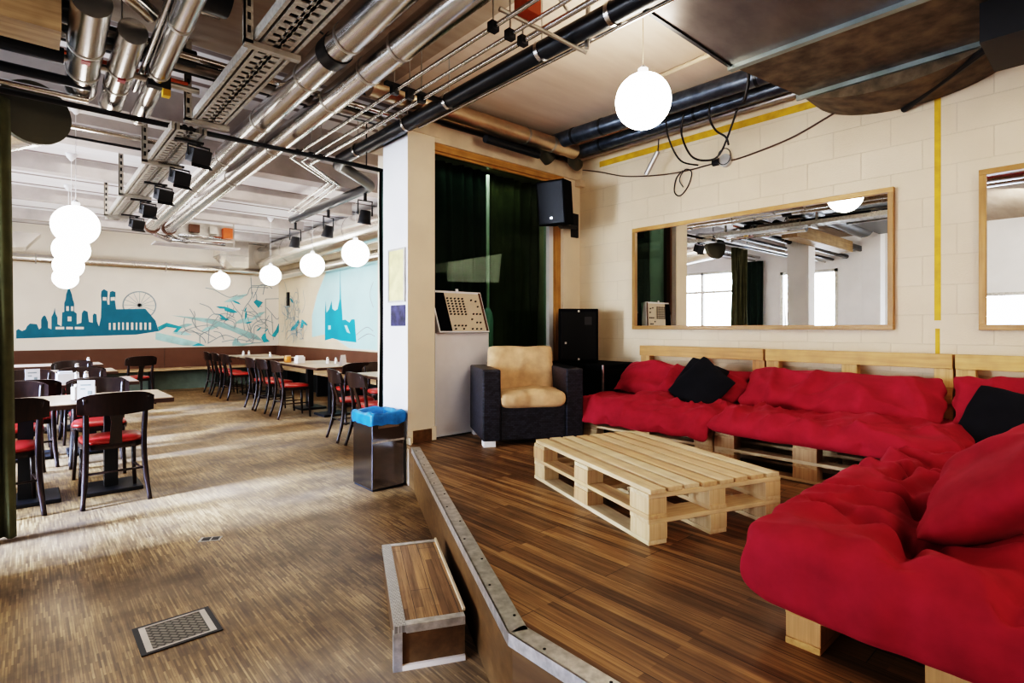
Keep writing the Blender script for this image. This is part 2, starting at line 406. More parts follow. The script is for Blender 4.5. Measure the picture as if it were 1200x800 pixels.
M['black_tile'] = plain('dark_room', (.02, .022, .02), .8)
M['amber'] = plain('amber_glass', (.55, .22, .05), .2)
# ------------------------------------------------------------------ the setting
HP = .34          # platform height
WX = 4.6          # right wall
WY = 13.7         # far wall
CZ = 3.27         # ceiling
LX = -4.0         # window wall on the left
NY = -3.0
struct('floor', MB().box(LX - .1, WX + .1, NY - .1, WY + .1, -.1, 0), M['floor'])
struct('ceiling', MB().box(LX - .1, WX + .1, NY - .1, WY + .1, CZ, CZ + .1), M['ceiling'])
struct('wall_right', MB().box(WX, WX + .1, NY, WY, 0, CZ), M['block_wall'])
struct('wall_far', MB().box(LX, WX, WY, WY + .1, 0, CZ), M['wall_mural'])
struct('wall_near', MB().box(LX, WX, NY - .1, NY, 0, CZ), M['wall_cream'])
# left wall with window openings (seen in the mirrors, lets the daylight in)
wins = [(1.1, 2.3, .1, 1.95), (4.15, 5.35, .6, 2.6), (6.3, 8.35, .35, 2.75), (9.3, 11.3, .6, 2.75)]
mb = MB(); y = NY
for a, b, z0, z1 in wins:
    mb.box(LX - .1, LX, y, a, 0, CZ); mb.box(LX - .1, LX, a, b, 0, z0); mb.box(LX - .1, LX, a, b, z1, CZ); y = b
mb.box(LX - .1, LX, y, WY, 0, CZ)
struct('wall_left', mb, M['wall_white'])
for i, (a, b, z0, z1) in enumerate(wins):
    n = 2 if b - a > 1.5 else 1
    mb = MB(); t = .06
    mb.box(LX - .07, LX + .02, a, b, z0, z0 + t).box(LX - .07, LX + .02, a, b, z1 - t, z1)
    for k in range(n + 1):
        yy = a + (b - a - t) * k / n
        mb.box(LX - .07, LX + .02, yy, yy + t, z0, z1)
    if i in (2, 3): mb.box(LX - .06, LX + .01, a, b, z1 - .55, z1 - .49)
    fr = struct('window_%d' % (i + 2), mb, M['alu'])
    g = part('pane', MB().box(LX - .05, LX - .045, a, b, z0, z1), M['glass'], fr)
# partition behind the glass booth, pillar, pier and beam
struct('wall_partition', MB().box(2.52, WX, 4.66, 4.76, 0, CZ), M['wall_cream'])
mb = MB().box(2.39, 2.66, 4.0, 4.42, 0, 3.02)
struct('wall_pillar', mb, M['wall_white'], bevel=.004)
struct('wall_pillar_face', MB().box(2.39, 2.66, 3.997, 4.0, HP, 3.02), M['wall_cream'])
struct('wall_pier', MB().box(4.33, WX, 4.03, 4.66, 0, 3.1), M['wall_cream'])
struct('ceiling_beam', MB().box(2.39, WX, 4.0, 4.66, 2.93, 3.09), M['beam_cream'])
struct('trim_beam', MB().box(2.39, 2.72, 3.985, 4.0, 2.97, 3.09).box(4.52, WX, 3.96, 4.03, 2.86, 2.93), M['beam_cream'])
struct('baseboard_pillar', MB().box(2.43, 2.62, 3.983, 3.997, HP, HP + .1), M['riser'])
struct('trim_pillar', MB().box(2.38, 2.43, 3.98, 3.997, HP, HP + .105).box(2.62, 2.665, 3.98, 3.997, HP, HP + .115), M['wall_cream'])
for y0, w, z in ((5.25, .2, 3.02), (6.35, .24, 3.03), (8.1, .16, 3.08), (10.1, .16, 3.1), (12.0, .16, 3.1)):
    struct('ceiling_beam', MB().box(LX, 3.84, y0, y0 + w, z, CZ), M['beam_grey'])
struct('ceiling_beam', MB().box(-2.5, .13, 3.42, 3.66, 2.74, 2.94), M['beam_brown'])
struct('ceiling_beam', MB().box(-1.5, .55, 1.5, 1.8, 3.0, CZ), M['beam_grey'])

struct('wall_pillar', MB().box(-1.3, -1.0, 3.66, 4.02, 0, CZ), M['wall_white'], bevel=.004)
struct('wall_pillar', MB().box(-2.9, -2.6, 3.0, 3.3, 0, CZ), M['wall_white'], bevel=.004)
# platform
edge = [(1.145, NY), (1.145, 1.297), (2.33, 3.83), (2.37, 3.98), (2.39, 4.0), (2.39, 4.03)]
poly = edge + [(WX, 4.03), (WX, NY)]
struct('floor_platform', MB().prism(poly, HP - .03, HP), M['planks'])
inner = [(x + .012, y) for x, y in edge] + [(WX, 4.03), (WX, NY)]
struct('wall_platform_riser', MB().prism(inner, 0, HP - .03), M['riser'])
struct('floor_booth', MB().box(2.66, 4.33, 4.0, 4.66, HP - .03, HP), M['black_tile'])
def strip(p, q, w0, w1, z0, z1):
    d = Vector((q[0] - p[0], q[1] - p[1], 0)).normalized(); n = Vector((d.y, -d.x, 0))
    P = Vector((*p, 0)); Q = Vector((*q, 0))
    return [(v.x, v.y) for v in (P + n * w0, Q + n * w0, Q + n * w1, P + n * w1)]
def edge_trim(name, p, q, m):
    mb = MB().prism(strip(p, q, -.004, .062, 0, 0), HP, HP + .006).prism(strip(p, q, -.006, 0, 0, 0), HP - .035, HP + .006)
    o = struct(name, mb, m)
    d = Vector((q[0] - p[0], q[1] - p[1], 0)); n = max(3, int(d.length / .22)); nn = Vector((d.y, -d.x, 0)).normalized()
    sm = None
    for k in range(n):
        c = Vector((*p, 0)) + d * ((k + .4) / n) + nn * (.018 if k % 2 else .044)
        if sm is None: sm = MB().lathe([(.005, 0), (.005, .002), (.002, .003)], 8).mesh('screw', M['black'])
        s = put('screw', sm, o, loc=(c.x, c.y, HP + .006))
    return o
edge_trim('trim_1', (1.145, 1.297), (2.33, 3.83), M['alu'])
edge_trim('trim_2', (1.145, -1.0), (1.145, 1.297), M['alu'])
struct('trim_3', MB().box(2.375, 2.389, 3.93, 3.995, 0, HP + .06), M['beam_cream'])
# yellow painted stripes and wall dirt
struct('trim_yellow', MB().box(WX - .002, WX, .825, .86, 1.36, CZ).box(WX - .002, WX, .83, .855, 1.13, 1.305)
       .box(WX - .002, WX, 1.55, 3.75, 3.03, 3.09), M['yellow'])

# big interior window to the booth
w = struct('window_1', MB().box(4.155, 4.215, 4.07, 4.15, HP, 2.87), M['white'])
part('frame', MB().box(4.215, 4.33, 4.07, 4.16, HP, 2.87).box(4.235, 4.25, 4.06, 4.07, HP, 2.87), M['oak'], w)
part('frame', MB().box(2.66, 4.33, 4.02, 4.16, 2.87, 2.935).box(2.66, 4.33, 4.05, 4.07, 2.85, 2.87), M['oak_x'], w)
part('frame', MB().box(2.665, 2.705, 4.06, 4.16, HP, 2.87), M['bench_brown'], w)
part('pane', MB().box(2.7, 4.16, 4.115, 4.121, HP, 2.87), M['glass_dark'], w)
part('sill_panel', MB().box(2.715, 3.33, 4.075, 4.112, HP, 1.262), M['panel_white'], w, bevel=.003)
part('panel_edge', MB().box(2.705, 2.722, 4.06, 4.1, HP, 1.262).box(2.722, 3.36, 4.06, 4.075, HP, HP + .012), M['white'], w)

def curtain(name, label, x0, x1, y0, z0, z1, mat, folds, depth, taper=0, seed=0, rail=True):
    n = folds * 10; rows = 14; rg = random.Random(seed); ph = [rg.uniform(-.5, .5) for _ in range(folds + 1)]
    mb = MB(); vs = []
    for j in range(rows + 1):
        t = j / rows; z = z0 + (z1 - z0) * t
        for i in range(n + 1):
            u = i / n; k = u * folds
            x = x0 + (x1 - taper * t - x0) * u + .012 * math.sin(k * 4 + t * 2)
            y = y0 + depth * math.sin(2 * PI * k + ph[int(min(k, folds))] * .3) * (.75 + .25 * math.sin(t * 3 + k)) + .01 * math.sin(9 * t + k * 3)
            vs.append((x, y, z))
    fs = [(j * (n + 1) + i, j * (n + 1) + i + 1, (j + 1) * (n + 1) + i + 1, (j + 1) * (n + 1) + i) for j in range(rows) for i in range(n)]
    mb.add(vs, fs)
    o = part(name, mb, mat, smooth=True)
    s = o.modifiers.new('thickness', 'SOLIDIFY'); s.thickness = .006
    return tag(o, label, 'curtain')
curtain('curtain', 'dark olive green curtain hanging at the far left edge beside the tables', -.62, -.035, 4.58, .02, 2.72, M['olive_curtain'], 6, .05, .05, 1)
curtain('curtain', 'narrow dark green gathered curtain behind the white pillar', 2.42, 2.7, 4.54, .02, 2.74, M['green_curtain'], 4, .04, 0, 2)
curtain('curtain', 'dark green curtain behind the left half of the booth glass', 2.68, 3.6, 4.4, HP, 2.92, M['green_curtain'], 8, .03, 0, 3)
curtain('curtain', 'olive green curtain behind the right half of the booth glass', 3.56, 4.33, 4.42, HP, 2.92, M['olive_curtain'], 6, .03, 0, 4)
curtain('curtain', 'green curtain beside the left window, seen in the long mirror', -.3, .3, 0, .1, 2.9, M['green_curtain'], 4, .05, 0, 5)
cu = bpy.data.objects['curtain.004']; cu.rotation_euler = (0, 0, PI / 2); cu.location = (LX + .12, 6.0, 0)
t = thing('curtain_rail', 'long black curtain rail crossing below the ceiling between the rooms', 'curtain rail')
part('pole', MB().tube([(-3.6, 4.56, 2.76), (2.66, 4.56, 2.76)], .019, 10), M['black'], t, smooth=True)
for x in (-.6, .62, 2.3):
    part('hanger', MB().tube([(x, 4.56, 2.77), (x, 4.56, CZ)], .006, 6), M['black'], t)

# step in front of the platform
d = Vector((1.185, 2.533)).normalized(); n = Vector((d.y, -d.x))
A = Vector((1.048, 1.85)); B_ = Vector((1.414, 2.587))
def q(s_, t_): p = A + d * s_ + n * t_; return (p.x, p.y)
SL = .82; SW = .275
t = thing('step_box', 'low wooden step with metal edging in front of the platform riser', 'step', (0, 0, 0))
part('tread', MB().prism([q(.03, .04), q(SL - .02, .04), q(SL - .02, SW), q(.03, SW)], .145, .168), M['tread'], t)
part('carcass', MB().prism([q(.008, .008), q(SL - .008, .008), q(SL - .008, SW), q(.008, SW)], 0, .145), M['riser'], t)
part('tread_nosing', MB().prism([q(0, 0), q(SL, 0), q(SL, .045), q(0, .045)], .145, .172), checker_plate_mat('nosing_plate', (.30, .29, .27), (.62, .6, .57), 55), t)
part('edge_strip', MB().prism([q(0, .045), q(.035, .045), q(.035, SW), q(0, SW)], .14, .172), M['alu'], t)
part('edge_strip', MB().prism([q(SL - .03, .045), q(SL, .045), q(SL, SW), q(SL - .03, SW)], .14, .172), M['alu'], t)
part('corner_strip', MB().prism([q(-.004, -.004), q(.03, -.004), q(.03, .008), q(.008, .008), q(.008, .03), q(-.004, .03)], 0, .145), M['alu'], t)
part('base_strip', MB().prism([q(-.004, .03), q(.008, .03), q(.008, SW), q(-.004, SW)], 0, .02), M['beam_cream'], t)
part('back_strip', MB().prism([q(.05, SW), q(SL, SW), q(SL, SW + .01), q(.05, SW + .01)], .168, .18), M['beam_cream'], t)

# floor fittings
t = thing('floor_hatch', 'rectangular metal inspection hatch set in the lower wooden floor', 'floor hatch', (.492, 2.733, 0), .0)
part('frame', MB().box(-.148, .148, -.132, -.115, 0, .004).box(-.148, .148, .115, .132, 0, .004).box(-.148, -.128, -.115, .115, 0, .004).box(.128, .148, -.115, .115, 0, .004), M['black'], t)
part('tray_rim', MB().box(-.128, -.105, -.115, .115, 0, .005).box(.105, .128, -.115, .115, 0, .005).box(-.105, .105, -.115, -.106, 0, .005).box(-.105, .105, .106, .115, 0, .005), plain('pale_rim', (.50, .45, .40), .45, .6), t)
part('checker_plate', MB().box(-.105, .105, -.106, .106, 0, .003), checker_plate_mat('hatch_plate', (.05, .045, .04), (.22, .20, .165), 26), t)
t = thing('floor_socket', 'small metal floor outlet sunk into the parquet', 'floor outlet', (.855, 3.77, 0), -.5)
part('cover', MB().box(-.06, .06, -.035, .035, 0, .004), M['steel_dull'], t)
part('flap', MB().box(-.045, .0, -.025, .025, .004, .006), M['black'], t)
part('flap', MB().box(.01, .05, -.025, .025, .004, .006), M['black'], t)

# ------------------------------------------------------------------ mural
SKY = [(-0.13,1.17),(-0.13,1.26),(-0.10,1.29),(-0.05,1.25),(0.00,1.28),(0.02,1.34),(0.06,1.39),(0.16,1.38),(0.19,1.28),(0.22,1.31),(0.22,1.46),(0.24,1.52),(0.27,1.55),(0.29,1.52),(0.32,1.42),(0.32,1.31),(0.37,1.28),(0.37,1.52),(0.40,1.59),(0.42,1.70),(0.43,1.59),(0.46,1.51),(0.46,1.38),(0.52,1.34),(0.53,1.61),(0.56,1.62),(0.56,1.79),(0.58,1.86),(0.59,1.97),(0.63,2.11),(0.67,1.98),(0.69,1.86),(0.71,1.79),(0.71,1.63),(0.75,1.59),(0.75,1.38),(0.82,1.41),(0.83,1.60),(0.86,1.66),(0.92,1.63),(0.94,1.43),(1.00,1.41),(1.00,1.56),(1.02,1.60),(1.06,1.58),(1.07,1.43),(1.10,1.34),(1.13,1.52),(1.14,1.86),(1.13,1.96),(1.14,2.05),(1.18,2.09),(1.24,2.05),(1.24,1.97),(1.23,1.86),(1.24,1.78),(1.27,1.78),(1.27,1.86),(1.27,1.97),(1.28,2.04),(1.32,2.06),(1.37,2.04),(1.37,1.95),(1.36,1.87),(1.38,1.69),(1.88,1.71),(2.06,1.46),(2.10,1.31),(2.12,1.24),(1.73,1.17),(-0.13,1.11)]
SKYWIN = [[(1.16,1.93),(1.22,1.93),(1.22,1.86),(1.16,1.86)],[(1.29,1.93),(1.36,1.94),(1.36,1.87),(1.29,1.86)],[(0.43,1.33),(0.56,1.33),(0.56,1.28),(0.43,1.28)],[(0.59,1.33),(0.69,1.33),(0.69,1.28),(0.59,1.28)],[(0.72,1.33),(0.86,1.33),(0.86,1.28),(0.72,1.28)],[(0.59,1.73),(0.63,1.73),(0.63,1.64),(0.59,1.64)],[(0.66,1.73),(0.70,1.73),(0.70,1.64),(0.66,1.64)],[(0.61,1.53),(0.67,1.53),(0.67,1.44),(0.61,1.44)],[(1.26,1.41),(1.29,1.41),(1.29,1.27),(1.26,1.27)],[(1.33,1.41),(1.37,1.41),(1.37,1.27),(1.33,1.27)],[(1.41,1.42),(1.44,1.42),(1.44,1.27),(1.41,1.27)],[(1.48,1.42),(1.51,1.42),(1.51,1.27),(1.48,1.27)],[(1.55,1.42),(1.59,1.42),(1.59,1.27),(1.55,1.27)],[(1.63,1.42),(1.67,1.42),(1.67,1.27),(1.63,1.27)],[(1.71,1.42),(1.74,1.42),(1.74,1.27),(1.71,1.27)],[(1.78,1.42),(1.82,1.42),(1.82,1.27),(1.78,1.27)],[(1.86,1.42),(1.90,1.42),(1.90,1.27),(1.86,1.27)],[(1.94,1.42),(1.98,1.42),(1.98,1.27),(1.94,1.27)]]
LEAFD = [[(2.10,1.33),(2.26,1.42),(2.55,1.33),(2.46,1.22),(2.38,1.22),(2.45,1.30),(2.26,1.33),(2.12,1.24)],[(3.38,1.80),(3.56,1.74),(3.68,1.67),(3.56,1.65),(3.40,1.70)],[(4.08,1.98),(4.23,1.92),(4.13,1.78),(4.02,1.92)],[(4.53,1.27),(4.59,1.41),(4.69,1.48),(4.73,1.37),(4.63,1.27),(4.51,1.08),(4.43,1.12)],[(4.23,1.15),(4.29,1.19),(4.31,1.06),(4.39,0.98),(4.25,0.96),(4.19,1.07)],[(2.73,0.91),(2.86,0.97),(3.01,0.91)]]
LEAFL = [[(2.34,1.58),(3.08,1.52),(3.38,1.43),(3.79,1.27),(4.08,1.15),(4.23,1.00),(3.89,1.07),(3.52,1.25),(3.08,1.41),(2.66,1.52)],[(2.06,1.22),(2.42,1.12),(2.91,0.97),(3.00,0.91),(2.58,0.92),(2.06,1.06)],[(3.38,1.90),(3.61,2.04),(3.89,2.11),(3.76,1.99),(3.52,1.90)],[(3.56,0.97),(3.63,1.09),(3.74,0.95),(4.08,0.95),(3.79,0.89),(3.56,0.90)],[(3.79,1.47),(3.87,1.57),(3.91,1.43),(3.81,1.41)]]
LINES = [[(2.53,1.20),(2.74,1.31),(3.08,1.37),(3.27,1.29)],[(2.53,1.16),(2.63,1.25),(2.76,1.24),(2.96,1.08),(3.01,0.97)],[(3.05,0.96),(3.38,1.14),(3.61,1.07)],[(3.38,1.43),(3.52,1.62),(3.48,1.78)],[(3.38,1.43),(3.59,1.31),(3.63,1.47),(3.48,1.53)],[(3.76,1.55),(3.81,1.75),(3.96,1.99),(4.00,2.16)],[(3.98,2.30),(4.47,2.34)],[(3.96,2.50),(3.98,2.10)],[(4.23,2.10),(4.31,2.42),(4.43,2.34)],[(4.29,2.00),(4.67,2.02),(4.73,1.98)],[(4.29,2.00),(4.29,1.08)],[(3.94,1.19),(4.02,1.39),(4.23,1.51),(4.47,1.43)],[(4.43,1.64),(4.47,1.02)],[(4.67,1.77),(4.57,1.52),(4.43,1.66),(4.31,1.80)],[(3.08,1.31),(3.06,0.96)],[(3.17,1.23),(3.31,1.19),(3.38,1.04)],[(3.85,1.63),(4.00,1.59),(4.19,1.57)],[(3.89,1.89),(4.00,1.75),(4.12,1.63)]]
RAQUA = [[(11.62,1.11),(11.62,1.57),(11.34,2.01),(10.94,2.40),(10.77,2.56),(8.69,2.62),(8.69,0.91),(9.80,0.92),(10.37,1.07),(10.99,1.17)]]
RSKY = [[(10.94,1.05),(10.94,1.63),(10.90,1.87),(10.86,1.62),(10.73,1.69),(10.61,1.86),(10.57,1.69),(10.45,1.65),(10.33,1.68),(10.23,1.88),(10.21,2.51),(10.17,1.88),(10.13,1.68),(10.10,1.46),(9.98,1.47),(9.80,1.41),(9.72,1.47),(9.58,1.47),(9.51,1.04),(10.17,1.06),(10.57,1.10)]]
RSKYW = [[(10.77,1.36),(10.65,1.36),(10.65,1.28),(10.77,1.27)],[(10.02,1.36),(9.91,1.36),(9.76,1.20),(9.91,1.23)]]
RLEAF = [[(12.93,1.23),(12.61,1.39),(12.40,1.50),(12.30,1.43),(12.61,1.27)],[(12.30,1.31),(12.20,1.50),(12.05,1.46),(12.15,1.31)]]
RLINE = [[(13.27,2.40),(13.10,2.09),(13.21,1.79),(12.93,1.49)],[(13.44,1.70),(13.04,1.55),(12.61,1.54)],[(12.82,1.15),(12.30,1.23),(12.00,1.39)],[(13.15,1.03),(12.72,1.19),(12.40,1.08)],[(9.51,1.18),(9.10,1.32),(8.84,1.25)],[(9.44,1.09),(9.04,1.20),(8.78,1.16)],[(8.84,2.12),(8.97,1.91),(8.84,1.67)],[(12.66,1.00),(12.77,1.29)],[(12.30,1.04),(12.25,1.31)]]

rq = random.Random(5)
def squiggle(x, z, ln, w=.1):
    a = rq.uniform(0, 6.3); pts = [(x, z)]
    for k in range(4):
        a += rq.uniform(-1.1, 1.1); pts.append((pts[-1][0] + math.cos(a) * ln / 4, pts[-1][1] + math.sin(a) * ln / 4))
    return pts
def inside(l, x0, x1, z0, z1): return all(x0 < p[0] < x1 and z0 < p[1] < z1 for p in smooth_line(l))
LINES += [l for l in (squiggle(rq.uniform(2.3, 4.5), rq.uniform(.95, 1.35) if k % 2 else rq.uniform(1.3, 2.3), rq.uniform(.4, .9)) for k in range(52)) if inside(l, 2.2, 4.55, .93, 2.45) and l[0][0] > 2.3 + (l[0][1] - .9) * .9]
RLINE += [l for l in (squiggle(rq.uniform(11.9, 13.5), rq.uniform(.95, 2.3), rq.uniform(.4, .9)) for k in range(40)) if inside(l, 11.8, 13.6, .93, 2.35)]
def leaf(x, z, L, a):
    c, s_ = math.cos(a), math.sin(a)
    return [(x + c * u * L - s_ * v * L, z + s_ * u * L + c * v * L) for u, v in ((0, 0), (.3, .13), (.65, .16), (1, .02), (.6, -.05), (.3, -.06))]
LEAFD += [leaf(rq.uniform(3.2, 4.3), rq.uniform(1.0, 2.1), rq.uniform(.12, .26), rq.uniform(0, 6.3)) for k in range(9)]
LEAFL += [leaf(rq.uniform(2.2, 4.1), rq.uniform(1.0, 1.5), rq.uniform(.25, .5), rq.uniform(-.6, .6)) for k in range(8)]
RLEAF += [leaf(rq.uniform(12.0, 13.4), rq.uniform(1.05, 1.9), rq.uniform(.12, .3), rq.uniform(0, 6.3)) for k in range(9)]
mu = tag(flat and part('wall_mural', flat([SKY], 'y', WY - .004, 0), M['teal']), 'teal city skyline mural with ferris wheel painted on the far wall', 'mural')
part('skyline_windows', flat(SKYWIN, 'y', WY - .006, 0), M['wall_mural'], mu)
part('dark_leaves', flat(LEAFD, 'y', WY - .0107, .0002), M['leaf_dark'], mu)
part('pale_leaves', flat(LEAFL, 'y', WY - .0055, .0002), M['leaf_light'], mu)
part('line_drawing', flat([r for l in LINES for r in ribbon(smooth_line(l), .008)], 'y', WY - .0095, 0), M['line'], mu)
cx, cz, R = 1.78, 1.78, .285
rim = [(cx + R * math.cos(2 * PI * k / 40), cz + R * math.sin(2 * PI * k / 40)) for k in range(41)]
polys = ribbon(rim, .012) + [r for k in range(16) for r in ribbon([(cx, cz), (cx + R * math.cos(PI * k / 8), cz + R * math.sin(PI * k / 8))], .004)]
polys += [[(cx + .045 * math.cos(2 * PI * k / 12), cz + .04 * math.sin(2 * PI * k / 12)) for k in range(12)]]
part('ferris_wheel', flat(polys, 'y', WY - .0035, 0), M['line'], mu)
mr = tag(part('wall_mural', flat(RAQUA, 'x', WX - .004, 0), M['aqua']), 'pale aqua mural panel with a blue spired skyline on the right wall', 'mural')
part('skyline', flat(RSKY, 'x', WX - .006, 0), M['teal2'], mr)
part('skyline_windows', flat(RSKYW, 'x', WX - .008, 0), M['aqua'], mr)
part('dark_leaves', flat(RLEAF, 'x', WX - .0065, .0002), M['leaf_dark'], mr)
part('line_drawing', flat([r for l in RLINE for r in ribbon(smooth_line(l), .008)], 'x', WX - .0105, 0), M['line'], mr)

# ------------------------------------------------------------------ mirrors
def mirror(y0, y1, z0, z1, label):
    t = thing('wall_mirror', label, 'mirror', (WX, (y0 + y1) / 2, (z0 + z1) / 2))
    hw = (y1 - y0) / 2; hh = (z1 - z0) / 2; f = .036
    part('mirror_glass', MB().box(-.018, -.002, -hw + f * .6, hw - f * .6, -hh + f * .6, hh - f * .6), M['mirror'], t)
    part('frame_rail', MB().box(-.04, -.001, -hw, hw, hh - f, hh), M['oak_y'], t, bevel=.003)
    part('frame_rail', MB().box(-.04, -.001, -hw, hw, -hh, -hh + f), M['oak_y'], t, bevel=.003)
    part('frame_stile', MB().box(-.04, -.001, -hw, -hw + f, -hh + f, hh - f), M['oak'], t, bevel=.003)
    part('frame_stile', MB().box(-.04, -.001, hw - f, hw, -hh + f, hh - f), M['oak'], t, bevel=.003)
mirror(1.085, 3.305, 1.296, 2.305, 'long oak framed wall mirror above the middle of the red sofa')
mirror(-1.6, .625, 1.296, 2.32, 'oak framed wall mirror cut off by the right picture edge')
# ------------------------------------------------------------------ pallets and sofa
def pallet_parts(t, double, px, bl, deckn=8):
    """EUR pallet layers, long axis along local y; named parts under t"""
    cache = {}
    def bx(key, name, x0, x1, y0, y1, z0, z1, mat, loc):
        if key not in cache: cache[key] = MB().box(x0, x1, y0, y1, z0, z1).mesh(name, mat)
        o = put(name, cache[key], t, loc=loc, bevel=.003)
        return o
    z = 0; rg = random.Random(len(bpy.data.objects))
    for lev in range(2 if double else 1):
        for x in (-.35, 0, .35): bx('s', 'skid_board', -.05, .05, -.6, .6, 0, .021, px[1], (x, 0, z))
        for x in (-.35, 0, .35):
            for y in (-.5275, 0, .5275): bx('b', 'block', -.05, .05, -.0725, .0725, 0, .072, bl, (x + rg.uniform(-.004, .004), y + rg.uniform(-.004, .004), z + .021))
        for y in (-.5275, 0, .5275): bx('c', 'cross_board', -.4, .4, -.0725, .0725, 0, .021, px[0], (0, y, z + .093))
        z += .114
    n = deckn; wd = .8 / n - .019
    for k in range(n):
        bx('d', 'deck_board', -wd / 2, wd / 2, -.6, .6, 0, .022, px[1], (-.4 + (k + .5) * .8 / n + rg.uniform(-.003, .003), rg.uniform(-.006, .006), z))
    return z + .022
pale = (M['pale_x'], M['pale_y']); warm = (M['warm_x'], M['warm_y'])
tr = thing('coffee_table', 'pale coffee table of two stacked pallets standing on the platform', 'coffee table', (0, 0, HP))
TH = pallet_parts(tr, True, pale, M['block'], 8)
# table corners measured on the floor: front (2.06,1.41) right (2.82,1.17)
tr.location = (2.64, 1.845, HP); tr.rotation_euler = (0, 0, -math.radians(19))
# nail heads / knot hole
b = thing('pallet_sofa_base', 'left stacked pallet base under the wall sofa next to the armchair', 'pallet', (4.04, 2.545, HP), 0, 'pallets under the red sofas')
pallet_parts(b, True, pale, M['block'], 6)
b2 = dup(b, (4.04, 1.335, HP), 0, 'middle stacked pallet base under the wall sofa behind the coffee table', 'pallets under the red sofas')
b3 = thing('pallet_sofa_base', 'low pallet base in the corner where both red sofas meet', 'pallet', (4.04, .12, HP), 0, 'pallets under the red sofas')
pallet_parts(b3, False, pale, M['block'], 6)
b4 = thing('pallet_sofa_base', 'low warm wood pallet base under the nearest red futon', 'pallet', (2.35, .298, HP), PI / 2, 'pallets under the red sofas')
pallet_parts(b4, False, warm, M['warm_block'], 6)
b5 = dup(b4, (3.09, .298, HP), PI / 2, 'short hidden pallet base between the nearest futon and the corner', 'pallets under the red sofas')
b5.scale = (1, .2, 1)

def back_pallet(y0, y1, label):
    t = thing('upright_pallet', label, 'pallet', (4.45, (y0 + y1) / 2, HP), 0, 'pallets standing against the wall')
    h = (y1 - y0) / 2 - .004
    for z0, z1 in ((.705, .80), (.475, .585), (.25, .35), (.02, .12)):
        part('rail_board', MB().box(0, .022, -h, h, z0, z1), M['warm_y'], t, bevel=.003)
    for y in (-h + .05, 0, h - .05):
        part('upright_block', MB().box(.022, .10, y - .05, y + .05, 0, .795), M['warm_block'], t, bevel=.003)
    for z0, z1 in ((.66, .76), (.0, .1)):
        pass
back_pallet(1.94, 3.14, 'left pallet standing on edge behind the black diamond cushion')
back_pallet(.735, 1.935, 'middle pallet standing on edge under the long mirror')
back_pallet(-.47, .73, 'right pallet standing on edge behind the last back cushion')

def futon(name, L, W, T, seed, label, cat, loc, rot=(0, 0, 0), nx=90, ny=60, pl=7, side=2.3, wr=.012, tufts=(), td=.05, freq=3.2, droop=None, seam=True, mat=None, group=None, dense=1.5, crown=0, folds=()):
    """cotton futon / cushion: closed rounded slab with tufts, folds and ridged wrinkles; local z 0..T"""
    def sp(i, n):
        s = 2 * i / n - 1; return math.copysign(1 - (1 - abs(s)) ** dense, s)
    pr = lambda a: max(0.0, 1 - abs(a) ** pl) ** (1 / side)
    off = Vector((seed * 13.7, seed * 5.1, seed * 2.3))
    def rid(x, y, f, sx, sy):
        v = noise.noise(Vector((x * f * sx, y * f * sy, 0)) + off + Vector((noise.noise(Vector((x * 2, y * 2, 5)) + off), noise.noise(Vector((x * 2, y * 2, 9)) + off), 0)) * .9)
        return (1 - min(1, abs(v) * 2.2)) ** 2.2
    top, bot = [], []
    for j in range(ny + 1):
        b = sp(j, ny)
        for i in range(nx + 1):
            a = sp(i, nx)
            th = pr(a) * pr(b)
            x = L / 2 * a * (1 - .035 * abs(b) ** 5); y = W / 2 * b * (1 - .035 * abs(a) ** 5)
            x += .012 * noise.noise(Vector((y * 4, 1, 0)) + off) * abs(a) ** 3; y += .012 * noise.noise(Vector((x * 4, 7, 0)) + off) * abs(b) ** 3
            big = noise.noise(Vector((x * 1.7, y * 1.7, 3)) + off)
            w = wr * (rid(x, y, freq, 1, .55) + .7 * rid(x, y, freq * 1.7, .5, 1) - .5) + wr * .9 * big
            z = T * .5 + T * .5 * th * (1 + crown * (1 - a * a) * (1 - b * b))
            e = min(1, th * 1.1)
            z += w * e
            z0_ = z; g = min(1, th * 1.02) ** 2
            for tx, ty in tufts:
                r = math.hypot(x - tx, y - ty); ang = math.atan2(y - ty, x - tx)
                z -= td * math.exp(-(r / .07) ** 2) * 1.0 + td * .55 * math.exp(-(r / .2) ** 2) * (1 + .55 * math.cos(5 * ang + seed))
            for (x0, y0, x1, y1, dp, wd) in folds:
                dx, dy = x1 - x0, y1 - y0; ll = math.hypot(dx, dy); s = ((x - x0) * dx + (y - y0) * dy) / ll / ll
                dist = abs((x - x0) * dy - (y - y0) * dx) / ll + max(0, -s, s - 1) * ll
                z -= dp * math.exp(-(dist / wd) ** 2) - dp * .45 * math.exp(-((dist - wd * 2.2) / (wd * 1.5)) ** 2)
            z = z0_ + (z - z0_) * g
            zb = T * .5 - T * .5 * min(1, th * 1.05)
            z = max(z, zb + .01 * e)
            p = Vector((x, y, z)); qv = Vector((x, y, zb))
            # puckers on the sides
            if th < .93:
                k = min(wr, .034) * 1.3 * (noise.noise(Vector((x * 8, y * 8, 2)) + off) + .5 * noise.noise(Vector((x * 15, y * 15, 8)) + off)) * (1 - th)
                p += Vector((a ** 3, b ** 3, 0)) * k; qv += Vector((a ** 3, b ** 3, 0)) * k
            if droop: p = droop(p); qv = droop(qv)
            top.append(p); bot.append(qv)
    N = nx + 1; mb = MB(); n0 = len(top)
    fs = []
    for j in range(ny):
        for i in range(nx):
            k = j * N + i
            fs.append((k, k + 1, k + N + 1, k + N)); fs.append((n0 + k, n0 + k + N, n0 + k + N + 1, n0 + k + 1))
    mb.add(top + bot, fs)
    me = mb.mesh(name, mat or M['red'], True)
    o = put(name, me, None, loc, rot)
    return tag(o, label, cat, group)

